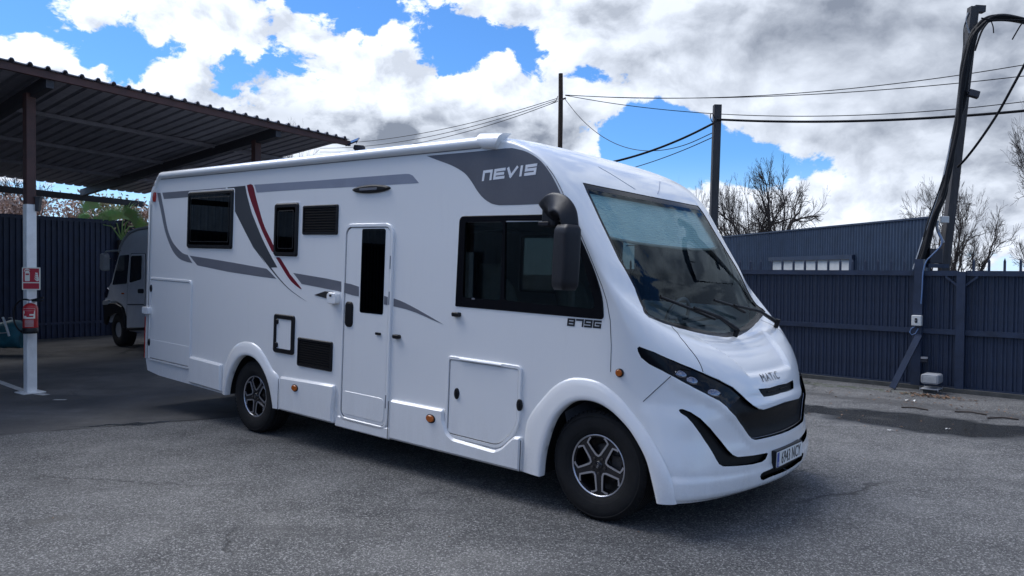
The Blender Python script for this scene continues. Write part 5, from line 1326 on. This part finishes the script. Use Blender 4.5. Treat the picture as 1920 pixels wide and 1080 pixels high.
f2 = fence_run('boarded_fence', uQ+.05, uQ+7.5, 'slate blue boarded fence with spikes running out of the picture on the right', 'fence', True)
gp = empty('gate_post', gF.map(uP, 0, .1), 'slate blue gate post with a slanting brace and a cable down its face', 'post')
mb = MB(); mb.bar(gF.map(uP, 0, .06), gF.map(uP+.02, ztop+.17, .06), .12, .12, tuple(gF.N)); child(mb.build('post', M['fence_blue']), gp)
a_, b_ = gF.to(1723,628, .16), gF.to(1682,737, .16)
mb = MB(); mb.bar(gF.map(a_[0], a_[1], .14), gF.map(b_[0], max(b_[1], .02), .42), .085, .05, tuple(gF.N)); child(mb.build('brace', M['fence_blue']), gp)
mb = MB(); cab = [gF.map(*gF.to(px, py, .16), .16) for px, py in ((1759,436),(1766,450),(1763,462),(1748,478),(1737,490),(1731,510),(1729,545),(1727,570))]; mb.tube(smooth_line(cab, 5), .009, 6); child(mb.build('cable', M['cable_blue']), gp)
mb = MB(); mb.tube([gF.map(*gF.to(px, py, .16), .17) for px, py in ((1716,612),(1709,616),(1706,623),(1710,628),(1717,625),(1722,616))], .008, 6); child(mb.build('cable_loop', M['cable_blue']), gp)
gp2 = empty('fence_post', gF.map(uQ, 0, .05), 'slate blue fence post with two short corner braces near its top', 'post')
mb = MB(); mb.bar(gF.map(uQ, 0, .05), gF.map(uQ, ztop-.01, .05), .11, .10, tuple(gF.N)); child(mb.build('post', M['fence_blue']), gp2)
for s_ in (-1, 1):
    mb = MB(); mb.bar(gF.map(uQ+s_*.05, ztop-.21, .06), gF.map(uQ+s_*.20, ztop-.08, .06), .03, .03, tuple(gF.N)); child(mb.build('corner_brace', M['fence_blue']), gp2)
# kerb under the fence
mb = MB(); mb.bar(gF.map(-5.6, .03, .03), gF.map(uQ+7.5, .03, .03), .20, .06); k_ = mb.build('kerb', M['concrete']); k_['kind'] = 'structure'
# boxes on the fence
def boxthing(name, px0, py0, px1, py1, h0, h1, mat, label, cat, r=.01):
    f = empty(name, gF.map(*gF.to((px0+px1)/2, py1, h0), h0), label, cat); u0, v1 = gF.to(px0, py0, h1); u1, v0 = gF.to(px1, py1, h1)
    mb = MB(); plate(mb, rrect(u0, v0, u1, v1, r, 3), (), h0, h1, .008, gF.map, 0, True); child(mb.build('box_body', M[mat]), f); return f, (u0, v0, u1, v1)
f, R_ = boxthing('switch_box', 1709, 591, 1727, 611.5, .12, .20, 'box_white', 'small white switch box on the gate post above the slanting brace', 'switch box')
mb = MB(); plate(mb, rrect(R_[0]+.045, R_[1]+.045, R_[2]-.05, R_[3]-.04, .01, 3), (), .20, .206, .002, gF.map); child(mb.build('switch_window', M['blackplastic']), f)
mb = MB(); plate(mb, rrect(R_[0]+.058, R_[1]+.065, R_[2]-.065, R_[3]-.06, .006, 3), (), .206, .212, .002, gF.map); child(mb.build('switch_lever', M['box_grey']), f)
f, R_ = boxthing('motor_housing', 1726.5, 701, 1759.5, 722, .22, .48, 'box_grey', 'pale grey gate motor housing low at the foot of the fence', 'motor housing', .03)
for k in range(6):
    mb = MB(); z = R_[1]+.03+k*(R_[3]-R_[1]-.06)/5; mb.bar(gF.map(R_[0]+.03, z, .482), gF.map(R_[2]-.03, z, .482), .006, .008); child(mb.build('housing_rib', M['box_white']), f)
u0, v1 = gF.to(1725, 727, .45); u1, v0 = gF.to(1759, 733, .45)
mb = MB(); plate(mb, rrect(u0, v0, u1, v1, .015, 3), (), .20, .46, .01, gF.map, 0, True); child(mb.build('housing_base', M['box_grey']), f)
mb = MB(); plate(mb, rrect(u0+.03, .0, u1-.03, v0, .005, 3), (), .24, .42, .0, gF.map, 0, True); child(mb.build('housing_plinth', M['concrete']), f)
lk = empty('gate_lock', gF.map(*gF.to(1731,677,.08), .08), 'small metal gate lock with a bright keeper between the brace and motor housing', 'lock')
u, v = gF.to(1730, 677, .08); mb = MB(); mb.bar(gF.map(u-.06, v, .07), gF.map(u+.06, v+.01, .07), .04, .07, tuple(gF.N)); child(mb.build('lock_body', M['dark_steel']), lk)
mb = MB(); mb.bar(gF.map(u-.02, v+.05, .10), gF.map(u+.07, v+.055, .10), .03, .02, tuple(gF.N)); child(mb.build('lock_keeper', M['alloy']), lk)

# ------------------------------------------------------------------ corrugated wall behind the gate
cF = Frame((6.50, 11.65, 0), (.2, -.98, 0)) ; cF = Frame((6.50, 11.65, 0), np.array([.2,-.98,0]))
cw_ = empty('corrugated_wall', tuple(cF.O), 'corrugated slate blue metal wall rising behind the gate with a pale gap in it', 'wall')
ctop = cF.to(1740, 408.5)[1]
uA, uB = cF.to(1450, 495)[0], cF.to(1600, 495)[0]; gz0, gz1 = 1.60, cF.to(1530, 486.5)[1]
def csheet(z0, z1): return sheetmesh('corrugated_sheet', .912, z1, .076, .024, 'wall_sheet', z0, 'sin')
full, wS = csheet(0, ctop); up_, _ = csheet(gz1, ctop); lo_, _ = csheet(0, gz0)
k = 0; u = -wS
while u > -13.5:
    if u+wS*.5 > uA and u+wS*.5 < uB: L_ = (up_, lo_)
    else: L_ = (full,)
    for me in L_:
        o = inst(me, 'corrugated_sheet', cw_); m4 = axm(cF, u, .0); m4.translation -= cw_.location; o.matrix_local = m4
    u -= wS
n0_, n1_ = -wS*round(-uA/wS), -wS*round(-uB/wS)
mb = MB(); plate(mb, [(n0_+.01, gz0-.05), (n1_-.005, gz0-.05), (n1_-.005, gz1), (n0_+.01, gz1)], (), -.01, .006, .0, cF.map, 0, True); child(mb.build('pale_panel', M['box_white']), cw_)
mb = MB(); mb.bar(cF.map(n0_-.05, gz1+.03, .03), cF.map(n1_+.05, gz1+.03, .03), .06, .08); child(mb.build('gap_header', M['fence_blue']), cw_)
mb = MB(); mb.bar(cF.map(n1_, gz0, .03), cF.map(n1_, gz1+.06, .03), .08, .10, tuple(cF.N)); child(mb.build('gap_jamb', M['fence_blue']), cw_)
mb = MB(); mb.bar(cF.map(-13.5, ctop+.005, .012), cF.map(.0, ctop+.005, .012), .05, .03); child(mb.build('wall_capping', M['fence_blue']), cw_)

# ------------------------------------------------------------------ poles and cables
def pole(name, px0, py0, px1, py1, d, w, mat, label, square=True, ground=True):
    a, b = at(px0, py0, d), at(px1, py1, d); dr = (a-b)/(a[2]-b[2]); foot = b-dr*b[2]
    f = empty(name, tuple(foot), label, 'pole'); mb = MB()
    if square: mb.bar(foot, a, w, w*.9, (0,1,0))
    else:
        zz = np.linspace(0, 1, 12); mb.tube([foot+(a-foot)*q+np.array([.012*math.sin(9*q),0,0]) for q in zz], [w*.5*(1.12-.22*q+.03*math.sin(17*q)) for q in zz], 10)
    child(mb.build('pole_shaft', M[mat]), f); return f, a, foot
pA, aA, fA = pole('timber_pole', 1051, 138, 1050, 278, 25., .17, 'pole_wood', 'weathered timber pole standing behind the motorhome roof carrying thin wires', False)
pB, aB, fB = pole('concrete_pole', 1345, 197, 1337, 440, 16.5, .16, 'pole_grey', 'square grey concrete pole rising just right of the motorhome windscreen')
pC, aC, fC = pole('steel_pole', 1825, 14, 1770, 500, 11.75, .125, 'pole_grey', 'leaning grey pole wrapped in thick black cables above the fence at right')
mb = MB(); b_ = at(1052,185,24.95); mb.bar(b_+np.array([-.05,0,-.05]), b_+np.array([.16,0,.02]), .05, .05); 
mb.tube([at(1046,180,24.9), at(1042,190,24.9), at(1030,196,24.9)], .012, 5); child(mb.build('pole_bracket', M['bark_pale']), pA)
mb = MB(); mb.tube(smooth_line([at(px, py, 16.3) for px, py in ((1343,228),(1335,228),(1332,216),(1336,213),(1340,222)) ], 4), .010, 5); child(mb.build('wire_loop', M['cable']), pB)
mb = MB(); mb.bar(at(1826,17,11.75), at(1845,18,11.75), .10, .10); child(mb.build('pole_head', M['dark_steel']), pC)
def cable(pts, r, label, cat='cable', mat='cable', group=None, n=6, sub=8):
    mb = MB(); P = smooth_line([q if isinstance(q, np.ndarray) else at(*q) for q in pts], sub); mb.tube(P, r, n); o = mb.build('overhead_cable', M[mat]); return tag(o, label, cat, group)
def sag(A, B, s, n=9):
    A, B = at(*A), at(*B); return [A+(B-A)*t-np.array([0,0,4*s*t*(1-t)]) for t in np.linspace(0, 1, n)]
cable(sag((1060,178,25),(1960,115,19),.42), .012, 'topmost thin wire running from the timber pole to the right edge of the sky')
cable(sag((1060,178.5,25),(1960,138,19),.30), .012, 'second thin wire down between timber pole and right edge')
cable(sag((1060,179,25),(1960,186,19),.55), .012, 'third thin wire down, passing just above the concrete pole top')
cable(sag((1345,224,16.4),(1960,204,13),.12), .026, 'thick twisted cable from the concrete pole past the leaning pole')
cable(sag((1338,231,16.4),(1040,318,17),.22), .026, 'thick twisted cable sloping from the concrete pole down behind the motorhome')
cable(sag((1335,258,16.4),(1120,330,20),.10), .010, 'thin wire below the thick cable sloping down to the motorhome roof')
cable(sag((1058,184,24.9),(1336,249,16.6),.95), .010, 'slack thin wire hanging from timber pole to concrete pole')
for k, (dy0, dy1) in enumerate(((184,262),(187,270),(190,277))):
    cable(sag((1046,dy0,25),(600,dy1+8,34),.35+.06*k), .011, ['uppermost of three thin wires from timber pole to carport','middle of three thin wires from timber pole to carport','lowest of three thin wires from timber pole to carport'][k])
# bundle on the leaning pole
cb = empty('cable_bundle', tuple(at(1755,420,11.5)), 'thick bundle of black cables climbing the leaning pole and arching over its top', 'cable bundle')
main = [(1722,508),(1735,462),(1752,410),(1768,366),(1781,315),(1795,240),(1803,190),(1810,130),(1822,76),(1840,46),(1870,33),(1920,38),(1990,62)]
for k in range(9):
    off = [(random.uniform(-3.2, 3.2), random.uniform(-3, 3)) for _ in main]; dd = random.uniform(-.06, .06); mb = MB()
    fan = 1.6 if k < 3 else 1.0
    P = smooth_line([at(px+o_[0]*fan, py+o_[1], 11.45+dd) for (px, py), o_ in zip(main, off)], 6); mb.tube(P, random.uniform(.022, .038), 7); child(mb.build('cable_strand', M['cable']), cb)
for pts, r in (([(1714,505),(1728,458),(1742,410),(1765,345),(1778,300)], .012), ([(1712,505),(1738,425),(1768,335),(1783,260)], .010), ([(1818,62),(1811,40),(1815,24)], .010), ([(1857,36),(1862,50),(1863,62)], .008),
               ([(1840,34),(1856,37),(1882,38),(1920,38)], .012), ([(1828,95),(1840,60),(1852,42)], .014), ([(1807,85),(1808,50),(1818,24)], .008)):
    mb = MB(); mb.tube(smooth_line([at(px, py, 11.3) for px, py in pts], 6), r, 6); child(mb.build('cable_strand', M['cable'] if r != .010 else M['box_grey']), cb)
cable([(1795,314,11.5),(1812,296,11.4),(1838,262,11.2),(1870,214,11.),(1900,160,10.8),(1935,95,10.6)], .018, 'single black cable swinging from the leaning pole up to the right edge')
cable([(1922,36,11.3),(1912,50,11.3),(1898,74,11.3)], .010, 'short loose cable end hanging at the top right corner')
fl_ = empty('floodlight', tuple(at(1822,176,11.4)), 'small black floodlight on an arm on the leaning pole', 'lamp')
mb = MB(); c_ = at(1826,176,11.4); f_ = Frame(c_, (1,-.2,-.35), (.3,.2,1)); plate(mb, rrect(-.075,-.055,.075,.055,.01), (), -.03, .03, .008, f_.map, 0, True); child(mb.build('lamp_head', M['dark_steel']), fl_)
mb = MB(); mb.tube([at(1806,172,11.5), at(1815,171,11.4), c_], .012, 6); child(mb.build('lamp_arm', M['dark_steel']), fl_)
jb = empty('junction_box', tuple(at(1768,412,11.5)), 'white junction box on the leaning pole above the fence', 'junction box')
f_ = Frame(at(1768.5,412,11.55), (1,0,0)); mb = MB(); plate(mb, rrect(-.068,-.052,.068,.052,.01), (), -.05, .05, .008, f_.map, 0, True); child(mb.build('box_body', M['box_white']), jb)
mb = MB(); plate(mb, rrect(-.060,-.045,.060,.045,.008), (), .05, .054, .002, f_.map); child(mb.build('box_lid', M['box_white']), jb)
mb = MB(); mb.tube(smooth_line([at(px, py, 11.5) for px, py in ((1758,414),(1757,428),(1764,445),(1769,455))], 5), .022, 7); mb.build('x', M['box_grey']); o = bpy.data.objects['x']; o.name = 'conduit'; child(o, jb)
mt_ = empty('meter_shelf', tuple(at(1752,500,11.4)), 'dark bracket with a meter cabinet between gate post and leaning pole', 'meter cabinet')
f_ = Frame(at(1752,482,11.45), (1,0,0)); mb = MB(); plate(mb, rrect(-.10,-.10,.10,.13,.01), (), -.06, .06, .01, f_.map, 0, True); child(mb.build('cabinet_body', M['dark_steel']), mt_)
mb = MB(); mb.bar(at(1738,498,11.4), at(1776,499,11.4), .10, .06); child(mb.build('shelf', M['fence_blue']), mt_)

# ------------------------------------------------------------------ bare trees
def grow_tree(rnd, base, height, stems, lean, levels=6, spread=.62, twig=.007, trunk_r=.11, up=.18):
    tr = MB(); br = MB()
    def go(p, d, L, r, lv):
        n = 4 if lv < 3 else 3; pts = [p]; q = Vector(d)
        for i in range(n):
            q = (q + Vector((rnd.gauss(0,.19), rnd.gauss(0,.19), rnd.gauss(0,.15)+up*.3))).normalized(); pts.append(pts[-1]+q*(L/n))
        r1 = max(twig*.6, r*.70); rad = [r+(r1-r)*i/n for i in range(n+1)]
        (tr if lv < 2 else br).tube(pts, rad, 7 if lv < 2 else (5 if lv < 4 else 3), lv < 2)
        if lv >= levels: return
        k = 3 if lv == 0 else rnd.choice((2,3,3,4)) if lv < levels-1 else rnd.choice((5,6,7))
        for j in range(k):
            i = n if j == 0 else rnd.randint(1, n); a = rnd.uniform(0, 2*PI); o_ = q.orthogonal().normalized(); o_.rotate(Matrix.Rotation(a, 3, q)) if False else None
            o_ = Matrix.Rotation(a, 3, q) @ q.orthogonal().normalized(); s_ = spread*rnd.uniform(.6, 1.25)*(.5 if j == 0 else 1)
            nd = (q+o_*s_+Vector((0,0,up))).normalized(); go(pts[i], nd, L*rnd.uniform(.60, .84), rad[i]*(.85 if j == 0 else .66), lv+1)
    for s_ in range(stems):
        a = 2*PI*s_/max(1, stems)+rnd.uniform(-.4, .4); d = Vector((math.cos(a)*lean, math.sin(a)*lean*.6, 1)).normalized()
        go(Vector(base)+Vector((math.cos(a)*.12, math.sin(a)*.12, 0))*(stems > 1), d, height*.34, trunk_r*rnd.uniform(.75, 1.1), 0)
    return tr, br
def bare_tree(px, d, ptop, label, seed, stems=3, lean=.45, base_z=0., levels=6, spread=.62, trunk_r=.11, mat='bark', twig=.008, up=.10, wpx=None):
    rnd = random.Random(seed); b = at(px, 480, d); b[2] = base_z; zt = at(px, ptop, d)[2]
    tr, br = grow_tree(rnd, b, zt, stems, lean, levels, spread, twig*1.25, trunk_r*1.4, up)
    # bring the crown to its measured height
    top = max(v[2] for v in br.v); k = (zt-base_z)/(top-base_z)
    xs_b = sorted(v[0]-b[0] for v in br.v); hw_ = (xs_b[int(len(xs_b)*.985)]-xs_b[int(len(xs_b)*.015)])/2; kx = (wpx/2/FPX*d)/hw_ if wpx else k; mx_ = (xs_b[int(len(xs_b)*.985)]+xs_b[int(len(xs_b)*.015)])/2*kx if wpx else 0
    for mbx in (tr, br): mbx.v = [(b[0]+(x-b[0])*kx-mx_*min(1, max(0, (z-base_z)*k/3)), b[1]+(y-b[1])*kx, base_z+(z-base_z)*k) for x, y, z in mbx.v]
    f = empty('bare_tree', tuple(b), label, 'tree', 'leafless trees beyond the fences'); child(tr.build('trunk', M[mat]), f); o = child(br.build('crown', M[mat]), f); o['kind'] = 'stuff'; return f
bare_tree(1440, 30., 286, 'broad leafless tree with several dark stems behind the corrugated wall', 40, 4, .55, 0., 6, .72, .17, wpx=185)
bare_tree(1300, 38., 330, 'slender leafless tree showing between motorhome roof and concrete pole', 5, 2, .25, 0., 6, .6, .07, 'bark_pale', .010, wpx=90)
bare_tree(1795, 22., 318, 'leafless tree behind the leaning pole and the corrugated wall end', 7, 3, .45, 0., 6, .70, .11, wpx=185)
bare_tree(1980, 21., 165, 'large leafless tree reaching in from the right edge', 31, 3, .35, 0., 6, .66, .14, wpx=230)
bare_tree(515, 46., 212, 'distant leafless tree whose twigs show above the carport roof', 3, 3, .30, 0., 6, .6, .12, wpx=110)
bare_tree(-40, 21., 300, 'pale trunked tree at the far left beyond the dark fence', 8, 2, .2, 0., 6, .6, .20, 'bark_pale')

# leafy growth behind the far fence
def leaf_shrub(px, d, ptop, wpx, n, mat, label, seed, name='shrub', bark='bark_pale'):
    rnd = random.Random(seed); c = at(px, 480, d); zt = at(px, ptop, d)[2]; w = wpx/FPX*d
    f = empty(name, (c[0], c[1], 0), label, 'shrub'); lf = MB(); st = MB()
    clumps = [(rnd.gauss(0,.42)*w, rnd.gauss(0,.42)*w*.6, zt*(.50+.48*rnd.random()**.8)) for _ in range(26)]
    for (x, y, z) in clumps[:14]: st.tube(smooth_line([(c[0]+x*.1, c[1]+y*.1, 0), (c[0]+x*.5, c[1]+y*.5, z*.55), (c[0]+x, c[1]+y, z)], 4), [.04-.003*i for i in range(9)], 5)
    for _ in range(n):
        x, y, z = rnd.choice(clumps); rr_ = .10+.055*w
        p = Vector((c[0]+x+rnd.gauss(0, rr_*1.6), c[1]+y+rnd.gauss(0, rr_*1.6), z+rnd.gauss(0, rr_))); s_ = rnd.uniform(.03, .075)
        a = Vector((rnd.gauss(0,1), rnd.gauss(0,1), rnd.gauss(0,1))).normalized(); b_ = a.orthogonal().normalized(); b_ = Matrix.Rotation(rnd.uniform(0, 6.28), 3, a) @ b_; cc_ = a.cross(b_)
        lf.add([p-b_*s_, p+cc_*s_*.45, p+b_*s_, p-cc_*s_*.45], [(0,1,2,3)])
    child(st.build('stem', M[bark]), f); o = child(lf.build('foliage', M[mat]), f); o['kind'] = 'stuff'; return f
leaf_shrub(25, 19.5, 352, 62, 2600, 'dry_leaf', 'brown leaved shrub beyond the dark fence left of the carport post', 41)
leaf_shrub(140, 20.5, 372, 45, 2000, 'dry_leaf', 'brown leaved shrub beyond the dark fence just right of the carport post', 42)
leaf_shrub(205, 21., 372, 50, 2200, 'olive_leaf', 'olive and tan shrub behind the palm fronds', 43)
leaf_shrub(265, 19.5, 378, 45, 2200, 'dry_leaf', 'tan shrub showing next to the rear corner of the motorhome', 44)
def palm(px, d, pc, label, seed, fans):
    rnd = random.Random(seed); c = at(px, pc, d); f = empty('fan_palm', (c[0], c[1], 0), label, 'palm')
    mb = MB(); mb.tube([(c[0], c[1], 0), (c[0]+.03, c[1], c[2]*.5), (c[0], c[1], c[2]-.3)], [.13,.11,.10], 9); child(mb.build('trunk', M['bark']), f)
    for (dx_, dz_, ln, rad_, ax) in fans:
        mb = MB(); h_ = Vector(c)+Vector((dx_*ln, rnd.uniform(-.3,.1), dz_*ln)); mb.tube([Vector(c)-Vector((0,0,.3)), (Vector(c)+h_)/2, h_], [.02,.014,.010], 5)
        d0 = (h_-Vector(c)).normalized(); nn = Vector((ax, -1, .15)).normalized(); nn = (nn-d0*nn.dot(d0)).normalized(); sd_ = d0.cross(nn)
        for k in range(27):
            a = (k/26-.5)*3.5; dd = d0*math.cos(a)+sd_*math.sin(a); L_ = rad_*(1-.18*abs(a))*rnd.uniform(.9, 1.05); wv = .016
            w_ = dd.cross(nn).normalized()*wv; tip = h_+dd*L_+Vector((0,0,-.10*L_))+nn*rnd.uniform(-.04,.04)
            mid = h_+dd*L_*.55+nn*.02
            mb.add([h_-w_*.4, h_+w_*.4, mid+w_, tip, mid-w_], [(0,1,2,4),(4,2,3)])
        child(mb.build('frond', M['palm']), f)
palm(185, 18.9, 425, 'fan palm with a single upright frond above the dark fence', 61, [(-.25,1,.45,.42,.9),(.7,.55,.3,.30,.3),(-.8,.45,.35,.30,-.3)])
palm(228, 18.8, 428, 'fan palm with spreading green fronds behind the carport back post', 62, [(0,1,.25,.62,0),(.75,.65,.35,.48,.25),(-.75,.65,.35,.48,-.25),(.95,.15,.40,.38,.2),(-.95,.2,.4,.38,-.2)])

# ------------------------------------------------------------------ litter
rnd = random.Random(99); mb = MB()
def litter(mb, c, sx, sy, ang, n, size):
    for _ in range(n):
        u, v = rnd.gauss(0, sx), rnd.gauss(0, sy); p = Vector((c[0]+u*math.cos(ang)-v*math.sin(ang), c[1]+u*math.sin(ang)+v*math.cos(ang), .012)); s_ = size*rnd.uniform(.5, 1.4); a = rnd.uniform(0, 6.28)
        b_ = Vector((math.cos(a), math.sin(a), rnd.uniform(-.3,.3))); q = Vector((-math.sin(a), math.cos(a), rnd.uniform(-.5,.5)))
        mb.add([p-b_*s_, p+q*s_*.5+Vector((0,0,s_*.3)), p+b_*s_, p-q*s_*.5+Vector((0,0,s_*.2))], [(0,1,2,3)])
litter(mb, gnd(1745,744), .22, .08, -.7, 150, .028); litter(mb, gnd(1700,752), .9, .15, -.72, 70, .016); litter(mb, gnd(1840,770), .9, .25, -.7, 90, .018); litter(mb, gnd(1640,790), 1.0, .35, -.7, 50, .016); litter(mb, (0,7), 5, 3, 0, 90, .010)
M['litter'] = worn('dead_leaf', (.17,.10,.06), .8, .5, 9)
o = mb.build('leaf_litter', M['litter']); o['kind'] = 'stuff'
mb = MB(); litter(mb, gnd(1668,809), .015, .01, 0, 2, .030); litter(mb, gnd(1778,806), .02, .01, 0, 2, .026); litter(mb, gnd(1708,753), .02, .02, 0, 2, .035)
o = mb.build('paper_scraps', M['box_white']); o['kind'] = 'stuff'
mb = MB()
for (p, q) in (((1790,773),(1850,779)),((1852,785),(1910,788)),((1690,765),(1740,770))):
    a, b_ = gnd(*p), gnd(*q); mb.tube([a+np.array([0,0,.01]), (a+b_)/2+np.array([.02,.03,.018]), b_+np.array([0,0,.01])], .010, 5)
o = mb.build('twig_litter', M['bark']); o['kind'] = 'stuff'

# ------------------------------------------------------------------ the other side of the yard (behind the photographer, seen only in the glass)
yF = Frame((-16, -9.5, 0), (-1, .10, 0)); yw = empty('sheet_fence', tuple(yF.O), 'dark profiled fence across the yard behind the photographer', 'fence')
me, wS = sheetmesh('fence_sheet', 2.0, 2.9, .25, .05, 'fence_dark')
for k in range(-18, 4):
    o = inst(me, 'fence_sheet', yw); m4 = axm(yF, k*wS); m4.translation -= yw.location; o.matrix_local = m4
wF = Frame((-24, -20, 0), (.02, 1, 0)); wh = empty('unseen_wall', tuple(wF.O), 'unseen grey sheet clad wall added left of the yard for window reflections', 'building')  # tall wall out of view, added to give the side windows a reflection
me, wS = sheetmesh('wall_sheet', 3.0, 6.4, .25, .05, 'pale_sheet')
for k in range(0, 12):
    o = inst(me, 'wall_sheet', wh); m4 = axm(wF, k*wS); m4.translation -= wh.location; o.matrix_local = m4
mb = MB(); mb.bar(wF.map(0,6.5,-.1), wF.map(36,6.5,-.1), .5, .25); child(mb.build('eaves', M['box_grey']), wh)
